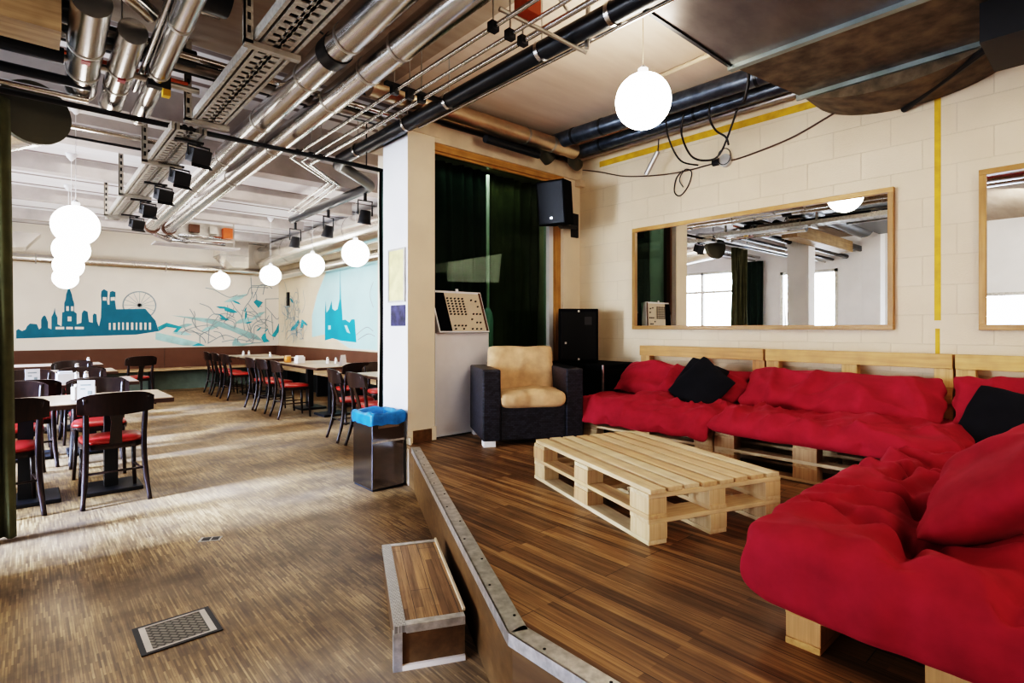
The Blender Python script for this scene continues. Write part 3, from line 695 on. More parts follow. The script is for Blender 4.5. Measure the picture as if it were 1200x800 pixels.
SZ = HP + .25   # top of double pallets
LZ = HP + .136  # top of single pallets
def droop_front(edge, amt):
    def f(p):
        e = edge - p.x
        if e > 0: p = Vector((p.x + e * .25, p.y, p.z - amt * e))
        return p
    return f
# wall sofa seats: local x -> world x, local y -> world y
fg = 'red futons on the pallet sofas'
futon('seat_futon', .98, 1.30, .145, 1, 'left red seat futon next to the black wicker armchair', 'futon', (3.96, 2.555, SZ + .002), nx=70, ny=90, tufts=((-.1, .3), (-.05, -.25)), td=.02, droop=droop_front(-.33, .75), group=fg, wr=.040, freq=4.2)
futon('seat_futon', .98, 1.36, .15, 2, 'middle red seat futon on the wall sofa below the long mirror', 'futon', (3.95, 1.235, SZ + .004), nx=70, ny=90, tufts=((-.15, .2), (-.1, -.4)), td=.02, droop=droop_front(-.36, .3), group=fg, wr=.042, freq=4.2)
futon('seat_futon', .95, 1.1, .15, 3, 'low red corner futon in front of the right black cushion', 'futon', (3.99, .0, LZ + .004), nx=60, ny=70, tufts=((-.1, .2),), td=.02, group=fg, wr=.03)
futon('seat_futon', 1.86, 1.06, .215, 4, 'nearest thick tufted red futon at the lower right', 'futon', (2.56, .30, LZ + .004), nx=190, ny=120, pl=12, side=4.2, droop=droop_front(-.80, .35),
      tufts=((-.50, .13), (-.08, .20), (.35, .12), (.2, -.2), (-.35, -.2), (.62, .25)), td=.075, wr=.030, freq=3.4, group=fg,
      folds=((.42, .5, .36, .1, .05, .03), (.72, .45, .58, .15, .055, .03), (.1, .34, .62, .3, .045, .025), (-.5, .13, -.42, .45, .03, .03), (-.08, .2, -.2, .5, .03, .03), (-.5, .13, -.85, .1, .028, .035), (-.5, .13, -.08, .2, .03, .035), (-.35, -.2, -.88, -.12, .03, .03), (-.5, .13, -.35, -.2, .025, .035)))
# back cushions lean on the pallets: local x along wall, y up, z thickness; rotated so y points up
cg = 'red back cushions'
def back_cushion(y, z, L, H, T, seed, label, lean=.30, roll=0, x=4.16):
    o = futon('back_cushion', L, H, T, seed, label, 'cushion', (0, 0, 0), nx=80, ny=50, pl=4, side=1.9, wr=.042, freq=3.6, group=cg, crown=.05)
    # local x -> -Y world, local y -> up (leaning towards +X), local z -> -X
    o.matrix_world = Matrix.Translation((x, y, z)) @ Matrix.Rotation(roll, 4, 'X') @ Matrix.Rotation(lean, 4, 'Y') @ Matrix(((0, 0, -1, 0), (-1, 0, 0, 0), (0, 1, 0, 0), (0, 0, 0, 1)))
    return o
back_cushion(2.54, .785, 1.16, .36, .16, 11, 'left red back cushion behind the black diamond cushion', .9, .03, 4.21)
back_cushion(1.34, .785, 1.22, .38, .17, 12, 'middle long red back cushion on the wall sofa', .85, .02, 4.21)
back_cushion(.09, .76, 1.22, .50, .18, 13, 'right red back cushion behind the black cushion in the corner', .35, -.02, 4.22)
o = futon('back_cushion', 1.15, .50, .22, 14, 'large red back cushion lying at the right edge of the nearest futon', 'cushion', (0, 0, 0), nx=90, ny=50, pl=4, side=1.9, wr=.026, freq=2.6, group=cg, crown=.1)
o.matrix_world = Matrix.Translation((2.58, .14, .73)) @ Matrix.Rotation(-.04, 4, 'Z') @ Matrix.Rotation(math.radians(-38), 4, 'X')
# black cushions
pg = 'black scatter cushions'
def black_cushion(c, size, ang, lean, seed, label, yaw=0):
    o = futon('throw_cushion', size, size, .13, seed, label, 'cushion', (0, 0, 0), nx=36, ny=36, pl=2.6, side=1.5, wr=.006, mat=M['black_fabric'], group=pg, dense=1.3)
    o.matrix_world = Matrix.Translation(c) @ Matrix.Rotation(yaw, 4, 'Z') @ Matrix.Rotation(lean, 4, 'Y') @ Matrix(((0, 0, -1, 0), (-1, 0, 0, 0), (0, 1, 0, 0), (0, 0, 0, 1))) @ Matrix.Rotation(ang, 4, 'Z') @ Matrix.Translation((0, 0, -.06))
black_cushion((3.98, 2.23, .845), .40, math.radians(-33), .55, 21, 'black square cushion tilted like a diamond, front one on the left cushion')
black_cushion((4.10, 2.32, .86), .38, math.radians(-20), .55, 22, 'black cushion mostly hidden behind the tilted diamond cushion')
black_cushion((3.98, .42, .75), .44, math.radians(-14), .50, 23, 'black square cushion leaning in the right corner of the sofa', -.15)

# ------------------------------------------------------------------ wicker armchair
ac = thing('wicker_armchair', 'black wicker armchair with tan cushions standing on the platform', 'armchair', (3.288, 3.53, HP), -math.radians(28.5))
hw, hd = .43, .33
part('armrest', MB().box(-hw, -hw + .15, -hd, hd, .05, .63), M['wicker'], ac, bevel=.012)
part('armrest', MB().box(hw - .15, hw, -hd, hd, .05, .63), M['wicker'], ac, bevel=.012)
part('front_panel', MB().box(-hw + .15, hw - .15, -hd + .015, -hd + .06, .05, .33), M['wicker'], ac, bevel=.01)
part('seat_base', MB().box(-hw + .15, hw - .15, -hd + .06, hd - .1, .24, .31), M['wicker'], ac)
part('back_panel', MB().box(-hw + .15, hw - .15, hd - .1, hd, .05, .66), M['wicker'], ac, bevel=.012)
for x in (-hw + .06, hw - .06):
    for y in (-hd + .06, hd - .06):
        part('foot', MB().box(x - .05, x + .05, y - .05, y + .05, 0, .05), M['white'], ac, bevel=.004)
def cushion_part(name, L, W, T, seed, mat, parent, Mx, **k):
    o = futon(name, L, W, T, seed, 'x', 'x', (0, 0, 0), mat=mat, **k)
    for key in ('label', 'category'): del o[key]
    o.parent = parent; o.matrix_local = Mx; return o
cushion_part('seat_cushion', .56, .55, .15, 31, M['tan'], ac, Matrix.Translation((0, -.07, .305)), nx=50, ny=46, pl=9, side=3.4, wr=.016, freq=5)
cushion_part('back_cushion', .60, .46, .16, 32, M['tan'], ac, Matrix.Translation((0, .16, .57)) @ Matrix.Rotation(math.radians(78), 4, 'X') @ Matrix.Translation((0, 0, -.05)), nx=50, ny=40, pl=9, side=3.2, wr=.008)

# ------------------------------------------------------------------ loudspeakers
sb = thing('subwoofer', 'large low black subwoofer box between armchair and red sofa', 'speaker', (4.27, 3.6, HP))
part('cabinet', MB().box(-.30, .30, -.40, .38, 0, .625), M['black_soft'], sb, bevel=.006)
part('grille', MB().box(-.25, .27, -.406, -.40, .05, .58), M['grille'], sb)
part('corner_strip', MB().box(-.306, -.292, -.408, -.394, 0, .628), M['alu'], sb)
part('handle', MB().box(-.306, -.30, -.12, .1, .3, .4), M['black'], sb)
sp_ = thing('loudspeaker', 'black loudspeaker standing on the subwoofer in the corner', 'speaker', (4.2, 3.74, HP + .63), -math.radians(38))
part('cabinet', MB().prism([(-.20, -.17), (.20, -.17), (.15, .17), (-.15, .17)], 0, .53), M['black_soft'], sp_, bevel=.008)
gp_ = part('grille', MB().box(-.175, .175, -.178, -.17, .03, .50), M['grille'], sp_)
part('handle', MB().box(.06, .13, -.183, -.178, .37, .45), M['black'], sp_)
part('badge', MB().box(-.14, -.12, -.182, -.178, .18, .20), M['steel_dull'], gp_)
for z in (.505, .03):
    part('screw', MB().tube([(.0, -.178, z), (0, -.184, z)], .011, 10), M['steel_dull'], sp_)
ws = thing('wall_speaker', 'black loudspeaker mounted high on a bracket in the corner', 'speaker', (3.99, 3.80, 2.56), 0)
tl = Matrix.Rotation(math.radians(-72), 4, 'Z') @ Matrix.Rotation(math.radians(8), 4, 'X')
mb = MB().prism([(-.15, -.14), (.15, -.14), (.11, .14), (-.11, .14)], -.215, .215).tf(tl); part('cabinet', mb, M['black_soft'], ws, bevel=.006)
gw_ = part('grille', MB().box(-.135, .135, -.147, -.14, -.2, .2).tf(tl), M['grille'], ws)
part('badge', MB().box(-.012, .008, -.15, -.147, -.16, -.14).tf(tl), M['steel'], gw_)
part('arm', MB().tube([(.02, .0, -.19), (.12, .06, -.21), (.51, .2, -.15)], .022, 8), M['black'], ws)
part('wall_plate', MB().box(.455, .56, .205, .23, -.26, -.0), M['black'], ws, bevel=.004)

# ------------------------------------------------------------------ mixing console leaning above the white panel
mc = thing('mixing_console', 'beige mixing console propped upright on the white panel by the booth glass', 'mixing console', (3.0, 4.075, 1.262))
mc.rotation_euler = (math.radians(-9), 0, 0)
def skew(x, z): return x - .13 * z / .37 * .5
def pan(x0, x1, z0, z1, y0, y1):
    vs = []
    for y in (y0, y1):
        for x, z in ((x0, z0), (x1, z0), (x1, z1), (x0, z1)): vs.append((skew(x, z), y, z))
    return MB().add(vs, [(0, 1, 2, 3), (7, 6, 5, 4), (0, 4, 5, 1), (1, 5, 6, 2), (2, 6, 7, 3), (3, 7, 4, 0)])
part('body', pan(-.27, .30, 0, .38, -.05, .02), M['white'], mc)
part('black_section', pan(-.255, -.13, .012, .36, -.056, -.05), M['black_soft'], mc)
cf_ = part('control_face', pan(-.13, .265, .012, .36, -.054, -.05), M['mixer_beige'], mc)
part('side_rail', pan(.268, .285, .012, .37, -.06, -.05), M['bench_brown'], mc)
km = MB().tube([(0, 0, 0), (0, -.012, 0)], .008, 8).mesh('knob', M['black'])
for i in range(5):
    for j in range(7):
        put('knob', km, cf_, loc=(skew(-.105 + i * .042, .33 - j * .026), -.054, .31 - j * .024))
for x, z in ((.16, .30), (.21, .29), (.22, .24), (.15, .17), (.19, .17), (.23, .17), (.12, .12), (.17, .09), (.21, .09), (-.09, .06), (-.05, .06), (-.01, .06), (.03, .06), (-.09, .03), (0.0, .03), (.1, .03), (.15, .03), (.2, .03)):
    put('knob', km, cf_, loc=(skew(x, z), -.054, z))
part('tag', MB().box(-.06, -.03, -.06, -.055, .36, .40), M['card'], mc)
ps = thing('reflection_pole', 'white pole with pale blue sleeve standing in for a reflection in the booth glass', 'pole', (3.46, 4.25, HP))  # added shape in place of a bright reflection in the glass
part('pole', MB().tube([(0, 0, 0), (0, 0, 2.5)], .017, 10), M['white'], ps, smooth=True)
part('sleeve', MB().lathe([(.02, .72), (.055, .73), (.057, 1.05), (.045, 1.12), (.02, 1.17)], 20), M['sleeve'], ps, smooth=True)

# pictures on the pillar (it faces the dining room side)
t = thing('framed_notice', 'tall yellow notice in a thin frame on the white pillar', 'notice', (2.388, 4.165, 1.76))
part('sheet', MB().box(-.008, 0, -.125, .125, -.215, .215), M['paper_yellow'], t)
part('frame', MB().box(-.014, 0, -.14, -.125, -.23, .23).box(-.014, 0, .125, .14, -.23, .23).box(-.014, 0, -.125, .125, .215, .23).box(-.014, 0, -.125, .125, -.23, -.215), M['steel_dull'], t)
tag(part('photo_print', MB().box(2.383, 2.389, 4.03, 4.27, 1.325, 1.505), M['photo']), 'small dark blue night photo below the yellow notice', 'photo')

# ------------------------------------------------------------------ waste bin
bn = thing('waste_bin', 'tall square steel waste bin with blue liner beside the pillar', 'bin', (2.205, 4.155, 0))
W, Dp, H = .145, .17, .60
part('shell', MB().box(-W, W, -Dp, Dp, .015, .56), M['bin'], bn, bevel=.006)
part('base', MB().box(-W + .008, W - .008, -Dp + .008, Dp - .008, 0, .015), M['black'], bn)
part('band', MB().box(-W - .002, W + .002, -Dp - .003, -Dp, .385, .40), M['alu'], bn)
part('slot', MB().box(-W + .05, W - .05, -Dp - .003, -Dp, .50, .525), M['steel'], bn)
# liner hanging over the rim, crumpled
rings = []
loopn = 64
def rect_pt(k, ox):
    tt = k / loopn * 4; s = int(tt) % 4; f = tt - int(tt); a, b_ = W + ox, Dp + ox
    cs = [(-a, -b_), (a, -b_), (a, b_), (-a, b_)]; p0, p1 = cs[s], cs[(s + 1) % 4]
    return p0[0] + (p1[0] - p0[0]) * f, p0[1] + (p1[1] - p0[1]) * f
for lev, (ox, z, amp) in enumerate(((.008, .525, .012), (.012, .56, .006), (.012, .60, .010), (.004, .625, .012), (-.012, .62, .012), (-.022, .58, .01), (-.025, .40, .006))):
    r = []
    for k in range(loopn):
        x, y = rect_pt(k, ox); nz = noise.noise(Vector((x * 16, y * 16, lev * .7)))
        r.append((x * (1 + nz * .04), y * (1 + nz * .04), z + amp * 1.6 * noise.noise(Vector((x * 13, y * 13, 4 + lev * .3)))))
    rings.append(r)
part('liner', MB().loft(rings, True, False), M['bag'], bn, smooth=True)
part('liner_bottom', MB().box(-W + .03, W - .03, -Dp + .03, Dp - .03, .41, .415), M['bag'], bn)
# ------------------------------------------------------------------ dining tables, chairs, benches
def make_table(loc, label, group, w=1.2, d=.72, cols=(-.3, .22)):
    t = thing('dining_table', label, 'table', loc, 0, group)
    tt_ = part('tabletop', MB().box(-w / 2, w / 2, -d / 2, d / 2, .715, .75), M['tabletop'], t, bevel=.004)
    part('edge_band', MB().box(-w / 2 - .004, w / 2 + .004, -d / 2 - .004, d / 2 + .004, .71, .742), M['tabledge'], tt_)
    for x in cols:
        part('column', MB().box(x - .045, x + .045, -.045, .045, .03, .71), M['black'], t)
        part('base_plate', MB().box(x - .2, x + .2, -.2, .2, 0, .03), M['black'], t, bevel=.006)
    return t
lg = 'tables in the left row'
tl0 = make_table((.30, 5.52, 0), 'nearest table of the left row behind the first dark chair', lg)
dup(tl0, (.30, 7.33, 0), 0, 'second table of the left row with white card holder', lg)
dup(tl0, (.30, 9.1, 0), 0, 'third table of the left row further back', lg)
dup(tl0, (.30, 10.9, 0), 0, 'farthest table of the left row near the skyline wall', lg)
rg_ = 'tables along the right bench'
tr0 = make_table((3.46, 11.85, 0), 'farthest table along the right wall bench', rg_, .8, .85, (0,))
dup(tr0, (3.46, 10.85, 0), 0, 'second farthest table along the right wall bench', rg_)
dup(tr0, (3.46, 8.85, 0), 0, 'middle right table with salt and pepper and orange jar', rg_)
dup(tr0, (3.46, 7.98, 0), 0, 'right table with the folded white card on its near end', rg_)
dup(tr0, (3.42, 5.95, 0), 0, 'nearest right table half hidden by the waste bin', rg_)

def make_chair(loc, rz, label, group):
    t = thing('bistro_chair', label, 'chair', loc, rz, group)
    # seat: dark ring with red pad
    def rr(w0, w1, d0, d1, z, k=10):
        pts = []
        for i in range(4 * k):
            a = 2 * PI * i / (4 * k); ca, sa = math.cos(a), math.sin(a)
            e = .55; x = math.copysign(abs(ca) ** e, ca); y = math.copysign(abs(sa) ** e, sa)
            w = w0 + (w1 - w0) * (y + 1) / 2
            pts.append((x * w, y * (d1 - d0) / 2 + (d0 + d1) / 2, z))
        return pts
    part('seat_frame', MB().loft([rr(.185, .205, -.20, .20, .405), rr(.19, .21, -.205, .205, .425), rr(.19, .21, -.205, .205, .445)]), M['darkwood'], t, smooth=False)
    part('seat_pad', MB().loft([rr(.183, .203, -.195, .198, .445), rr(.186, .206, -.198, .201, .462), rr(.175, .195, -.185, .19, .476), rr(.12, .13, -.12, .13, .486), rr(.02, .02, -.02, .02, .488)]), M['vinyl'], t, smooth=True)
    for s in (-1, 1):
        part('leg', MB().tube([(s * .165, .165, .43), (s * .17, .175, .2), (s * .18, .19, 0)], [.019, .016, .012], 8), M['darkwood'], t, smooth=True)
        part('leg', MB().tube(smooth_line([(s * .205, -.275, 0), (s * .185, -.215, .22), (s * .178, -.195, .45), (s * .182, -.225, .66), (s * .19, -.262, .80)], 4), [.016] * 3 + [.020] * 9 + [.018] * 5, 8), M['darkwood'], t, smooth=True)
    rings = []
    for i in range(15):
        u = i / 7 - 1; x = .235 * u; yb = -.285 + .055 * u * u; top = .835 - .012 * u * u - .03 * abs(u) ** 6; bot = .665 + .018 * u * u
        rings.append([(x, yb + .018, bot), (x, yb + .03, bot + .01), (x, yb - .008, top), (x, yb - .028, top), (x, yb - .004, bot)])
    smooth_by_angle(part('top_rail', MB().loft(rings), M['darkwood'], t), .9)
    rings = []
    for z, y, w in ((.43, -.195, .04), (.52, -.215, .036), (.62, -.245, .034), (.69, -.268, .05)):
        rings.append([(-w, y - .007, z), (w, y - .007, z), (w, y + .007, z), (-w, y + .007, z)])
    part('splat', MB().loft(rings), M['darkwood'], t)
    part('stretcher', MB().tube([(-.185, -.215, .24), (.185, -.215, .24)], .009, 8), M['darkwood'], t, smooth=True)
    for s in (-1, 1):
        part('stretcher', MB().tube([(s * .187, -.22, .21), (s * .17, .175, .21)], .009, 8), M['darkwood'], t, smooth=True)
    return t
gl = 'dark bistro chairs at the left tables'; gr = 'dark bistro chairs at the right tables'
E_ = -PI / 2
c0 = make_chair((.50, 5.24, 0), .03, 'nearest dark chair with red seat, back turned to the camera', gl)
for x, y, r, lab in (
    (-.12, 5.28, .05, 'dark chair with red seat half hidden by the left curtain'),
    (.50, 6.20, PI - .06, 'dark chair with red seat facing the camera just behind the nearest chair'),
    (-.08, 6.24, PI, 'dark chair facing the camera behind the curtain edge at the nearest left table'),
    (.52, 6.93, 0, 'chair on the near side of the second left table, back rest seen over two others'),
    (.02, 6.95, 0, 'chair at the near left side of the second left table beside the curtain'),
    (.50, 8.03, PI, 'chair on the far side of the second left table, facing the camera'),
    (.02, 8.05, PI, 'far side chair at the second left table beside the curtain edge'),
    (.52, 8.78, 0, 'chair on the near side of the third left table'),
    (.50, 9.80, PI, 'chair on the far side of the third left table'),
    (.52, 10.58, 0, 'chair on the near side of the farthest left table'),
    (1.40, 11.3, .25, 'dark chair standing alone right of the farthest left table')):
    dup(c0, (x, y, 0), r, lab, gl)
for x, y, r, lab in (
    (2.98, 12.25, E_, 'leftmost far chair of the right row, nearest to the far wall bench'),
    (2.98, 11.65, E_, 'second dark chair from the far wall in the right row'),
    (2.97, 10.95, E_ + .05, 'third dark chair from the far wall in the right row, red seat showing'),
    (2.97, 9.45, E_, 'left one of the three chairs grouped at the middle right table'),
    (2.98, 8.92, E_ + .04, 'middle one of the three chairs grouped at the middle right table'),
    (2.97, 8.22, E_ - .05, 'right one of the three chairs grouped at the middle right table'),
    (3.42, 7.28, .05, 'chair at the near end of the right table with the folded card'),
    (3.62, 6.70, PI - .25, 'dark chair facing the camera behind the nearest right table'),
    (2.94, 6.12, E_ - .12, 'chair with slatted brown back standing left of the steel bin'),
    (2.92, 5.55, E_ - .05, 'chair partly hidden behind the steel bin and the dark curtain')):
    dup(c0, (x, y, 0), r, lab, gr)

bench = thing('wall_bench', 'long wooden bench with brown back panel along the far mural wall', 'bench', (0, 0, 0))
part('seat', MB().box(-.8, 4.58, 13.18, 13.66, .42, .46), M['bench_seat'], bench, bevel=.005)
part('back_panel', MB().box(-.8, 4.58, 13.62, 13.69, .46, .885), M['bench_brown'], bench)
part('back_panel_joint', MB().box(2.205, 2.215, 13.615, 13.62, .46, .885), M['tabledge'], bench)
part('kick_panel', MB().box(-.8, 4.58, 13.5, 13.53, 0, .42), plain('grey_green_panel', (.16, .20, .17), .6), bench)
for x in (.6, 1.9, 3.2): part('support', MB().box(x, x + .07, 13.24, 13.5, 0, .42), M['black'], bench)
bench = thing('wall_bench', 'brown backed bench along the right wall behind the tables', 'bench', (0, 0, 0))
part('seat', MB().box(4.08, 4.58, 4.9, 13.17, .42, .46), M['bench_seat'], bench, bevel=.005)
part('back_panel', MB().box(4.5, 4.58, 4.9, 13.6, .461, .885), M['bench_brown'], bench)
part('kick_panel', MB().box(4.4, 4.43, 4.9, 13.17, 0, .42), M['black_tile'], bench)
for y in (5.4, 7, 8.6, 10.2, 11.8): part('support', MB().box(4.14, 4.4, y, y + .07, 0, .42), M['black'], bench)

# things on the tables
def card_holder(loc, rz, label):
    t = thing('menu_stand', label, 'menu stand', loc, rz, 'white card stands on the tables')
    cd_ = part('card', MB().box(-.055, .055, -.003, .003, .006, .16), M['card'], t)
    part('base', MB().box(-.06, .06, -.03, .03, 0, .006), M['white'], t)
    part('printed_block', MB().box(-.035, -.005, -.005, -.003, .09, .1).box(-.035, .03, -.005, -.003, .12, .13).box(.01, .035, -.005, -.003, .05, .08), M['line'], cd_)
    return t
def napkins(loc, rz, label):
    t = thing('napkin_box', label, 'napkin box', loc, rz, 'white napkin boxes on the tables')
    part('box', MB().box(-.07, .07, -.045, .045, 0, .10), M['white'], t, bevel=.005)
    part('napkins', MB().box(-.055, .055, -.03, .03, .10, .12), M['card'], t, bevel=.003)
    return t
def shaker(loc, label, m='white'):
    t = thing('shaker', label, 'shaker', loc, 0, 'shakers on the tables')
    part('body', MB().lathe([(.022, 0), (.025, .01), (.02, .06), (.018, .075)], 14), M[m], t, smooth=True)
    part('cap', MB().lathe([(.019, .075), (.019, .09), (.008, .1), (0.001, .101)], 14), M['steel'], t, smooth=True)
    return t
T = .75
cs = card_holder((.345, 5.27, T), -.35, 'white menu card standing on the nearest left table')
napkins((.34, 5.45, T), .2, 'white napkin box behind the menu card on the nearest left table')
napkins((.30, 7.15, T), .1, 'white napkin box on the second left table')
dup(cs, (.05, 7.05, T), .1, 'white menu card on the second left table beside the curtain')
s0 = shaker((.40, 7.32, T), 'tall white shaker on the second left table')
dup(s0, (.48, 7.36, T), 0, 'white shaker right of the napkin box on the second left table')
dup(s0, (.50, 9.1, T), 0, 'white shaker on the third left table')
dup(s0, (.74, 10.9, T), 0, 'white shaker on the farthest left table')
dup(s0, (3.3, 11.9, T), 0, 'left white shaker on the farthest right table')
dup(s0, (3.42, 11.95, T), 0, 'right white shaker on the farthest right table')
dup(s0, (3.5, 10.9, T), 0, 'white shaker on the second farthest right table')
dup(s0, (3.55, 8.35, T), 0, 'white shaker at the back of the right table with the folded card')
dup(s0, (3.62, 8.2, T), 0, 'white shaker next to the folded card on the right table')
t = thing('jar', 'small orange glass jar on the middle right table', 'jar', (3.18, 9.05, T))
part('glass', MB().lathe([(.05, 0), (.055, .01), (.055, .09), (.05, .1)], 16), M['amber'], t, smooth=True)
part('lid', MB().lathe([(.05, .1), (.05, .115)], 16), M['tabletop'], t)
napkins((3.25, 8.72, T), .3, 'pale napkin box beside the orange jar on the middle right table')
t = thing('folded_card', 'folded white card on the near end of the right table', 'card', (3.5, 7.68, T), .4)
part('front_leaf', MB().add([(-.05, -.03, 0), (.05, -.03, 0), (.05, 0, .16), (-.05, 0, .16)], [(0, 1, 2, 3)]), M['card'], t)
part('rear_leaf', MB().add([(-.05, .03, 0), (.05, .03, 0), (.05, 0, .16), (-.05, 0, .16)], [(0, 1, 2, 3)]), M['card'], t)

# ------------------------------------------------------------------ globe lamps
def globe(loc, r, label, mat, top=CZ, group='white globe pendant lamps', power=0):
    t = thing('globe_pendant', label, 'pendant lamp', loc, 0, group)
    part('globe', MB().sphere((0, 0, 0), r, 36, 20), mat, t, smooth=True)
    part('collar', MB().lathe([(.03, r - .01), (.03, r + .03), (.012, r + .05)], 16), M['white'], t)
    part('cord', MB().tube([(0, 0, r + .04), (0, 0, top - loc[2])], .0025, 6), M['beam_cream'] if mat == M['globe'] else M['white'], t)
    part('canopy', MB().lathe([(.012, top - loc[2] - .08), (.05, top - loc[2] - .03), (.055, top - loc[2])], 16), M['white'], t, smooth=True)
    return t
globe((2.79, 1.94, 2.68), .165, 'large white globe lamp hanging over the lounge', M['globe'])
globe((.33, 6.15, 2.21), .175, 'nearest globe lamp of the left row', M['globe_cool'])
for x, y, z, lab in ((.385, 7.9, 2.19, 'second globe lamp of the left row'), (.44, 9.65, 2.165, 'third globe lamp of the left row'), (.49, 11.6, 2.13, 'farthest and lowest looking globe lamp of the left row')):
    globe((x, y, z), .175, lab, M['globe_cool'])
for y, z, lab in ((6.75, 2.29, 'nearest globe lamp of the right row beside the dark curtain'), (8.2, 2.26, 'middle globe lamp of the right row'), (10.1, 2.24, 'third globe lamp of the right row')):
    globe((3.25, y, z), .175, lab, M['globe_cool'])
globe((2.95, 12.2, 2.26), .175, 'dim globe lamp in the far corner under the back pipe', M['globe_cool'])

# ------------------------------------------------------------------ ducts and pipes
def duct(name, label, pts, r, mat, cat='pipe', bands=(), bandmat=None, group=None, n=24, bw=.012, bt=.004):
    t = thing(name, label, cat, (0, 0, 0), 0, group)
    smooth_by_angle(part('run', MB().tube(pts, r, n), mat, t), .8)
    P = [Vector(p) for p in pts]; d = (P[1] - P[0])
    for b in bands:
        c = P[0] + d * b; u = d.normalized() * bw
        smooth_by_angle(part('joint_band', MB().tube([c - u, c + u], r + bt, n), bandmat or mat, t), .8)
    return t
dg = 'silver ventilation ducts'
duct('round_duct', 'long silver duct crossing the ceiling, left one of the pair', [(1.30, .6, 2.93), (1.50, 10.3, 2.93)], .088, M['steel'], 'duct', [.14, .235, .26, .30, .40, .52, .66, .8], M['steel_dull'], dg)
duct('round_duct', 'long silver duct crossing the ceiling, right one of the pair', [(1.56, .5, 2.92), (1.74, 10.3, 2.92)], .085, M['steel'], 'duct', [.11, .23, .27, .33, .46, .6, .78], M['steel_dull'], dg)
t = thing('duct_strap', 'black strap wrapped around the left silver duct of the pair', 'strap', (0, 0, 0))
smooth_by_angle(part('loop', MB().tube([(1.352, 3.02, 2.93), (1.354, 3.14, 2.93)], .094, 24), M['black'], t), .8)
part('cable_tail', MB().tube(smooth_line([(1.28, 3.07, 3.0), (1.12, 3.1, 3.06), (.98, 3.2, 3.0), (.92, 3.3, 2.86)]), .006, 6), M['cable'], t)
for nm, lab, p0, p1, r, bs in (
    ('round_duct', 'short wide silver duct ending above the curtain rail, leftmost of three', (.235, 3.25, 2.86), (.265, 4.50, 2.86), .082, (.42, .72, .99)),
    ('round_duct', 'short silver duct ending above the curtain rail, middle of three', (.42, 3.45, 2.86), (.44, 4.66, 2.86), .068, (.45, .68, .99)),
    ('round_duct', 'slim silver duct near the cable tray, rightmost of three', (.57, 2.3, 2.86), (.625, 4.85, 2.86), .056, (.35, .62, .985))):
    o = duct(nm, lab, [p0, p1], r, M['steel'], 'duct', bs, M['steel_dull'], dg)
    if bs[0] != .35:
        c = Vector(p0).lerp(Vector(p1), .46); part('red_sticker', MB().box(c.x - .02, c.x + .02, c.y - .025, c.y + .03, c.z - r - .004, c.z - r + .002), M['red_tag'], o)
        part('duct_hanger', MB().tube([(c.x, c.y - .03, c.z + r), (c.x, c.y - .03, CZ)], .005, 6), M['steel_dull'], o)
    else:
        c = Vector(p0).lerp(Vector(p1), .66); part('bracket', MB().box(c.x - .05, c.x + .07, c.y - .03, c.y + .03, c.z - r - .01, c.z + r + .02), M['black'], o)
        part('yellow_fitting', MB().box(c.x + .03, c.x + .07, c.y - .02, c.y + .03, c.z - r - .05, c.z - r - .01), M['yellow'], o)
duct('thin_pipe', 'thin silver pipe running beside the slim duct', [(.50, 1.9, 2.9), (.545, 4.4, 2.9)], .018, M['steel'], 'pipe', n=12)
t = duct('capped_duct', 'big round duct with a flat olive end cap at the top left', [(.035, 4.84, 2.735), (-.05, 5.0, 2.735), (-.75, 6.3, 2.735)], .20, M['duct_pale'], 'duct')
part('end_cap', MB().tube([(.045, 4.80, 2.735), (.03, 4.845, 2.735)], .205, 40), M['olive_cap'], t)
# pipes crossing above the rail
for k, (y, z, r, x1, m, lab) in enumerate((
    (3.72, 3.10, .075, 4.16, 'steel_warm', 'tan metal pipe running above the booth beam to the corner'),
    (3.92, 3.16, .045, 4.3, 'pipe_black', 'dark pipe between tan pipe and booth beam'),
    (3.86, 2.99, .022, 2.3, 'steel', 'thin bright pipe crossing behind the silver duct pair'),
    (4.02, 2.99, .03, 2.2, 'steel_dull', 'grey pipe crossing behind the silver duct pair'),
    (4.16, 3.05, .05, 2.2, 'pipe_black', 'black pipe crossing above the curtain rail'),
    (4.30, 3.12, .035, 2.3, 'steel', 'silver pipe crossing above the curtain rail'),
    (4.05, 2.86, .02, .85, 'steel_dull', 'thin grey pipe at the top left under the beam'),
    (4.25, 2.80, .03, .3, 'pipe_black', 'black pipe at the top left behind the short ducts'),
    (4.4, 2.76, .018, .3, 'steel', 'thin silver pipe at the top left just above the rail'),
    (5.85, 3.0, .03, 1.3, 'steel', 'silver pipe crossing the dining ceiling behind the left globe lamps'),
    (5.95, 2.93, .012, 1.3, 'pipe_black', 'thin black pipe crossing the dining ceiling'))):
    duct('cross_pipe', lab, [(LX if x1 < 2 else (-1.5 if x1 < 4 else 1.9), y, z), (x1, y, z)], r, M[m], 'pipe', (.7, .85) if r > .03 else (), M['steel_dull'], 'pipes crossing the ceiling', 14)
duct('black_duct', 'thick black duct crossing the ceiling at the top left', [(-2.2, 3.15, 3.10), (.80, 3.15, 3.10)], .15, M['pipe_black'], 'duct', (.6, .9), M['pipe_black'])
t = thing('flat_duct', 'flat black duct box under the ceiling at the top left', 'duct', (0, 0, 0))
part('box', MB().box(-2.2, .78, 2.0, 2.92, 2.98, CZ - .03), M['pipe_black'], t)
part('flange', MB().box(-.6, -.57, 1.97, 2.95, 2.95, CZ - .02).box(.3, .33, 1.97, 2.95, 2.95, CZ - .02), M['steel_dull'], t)
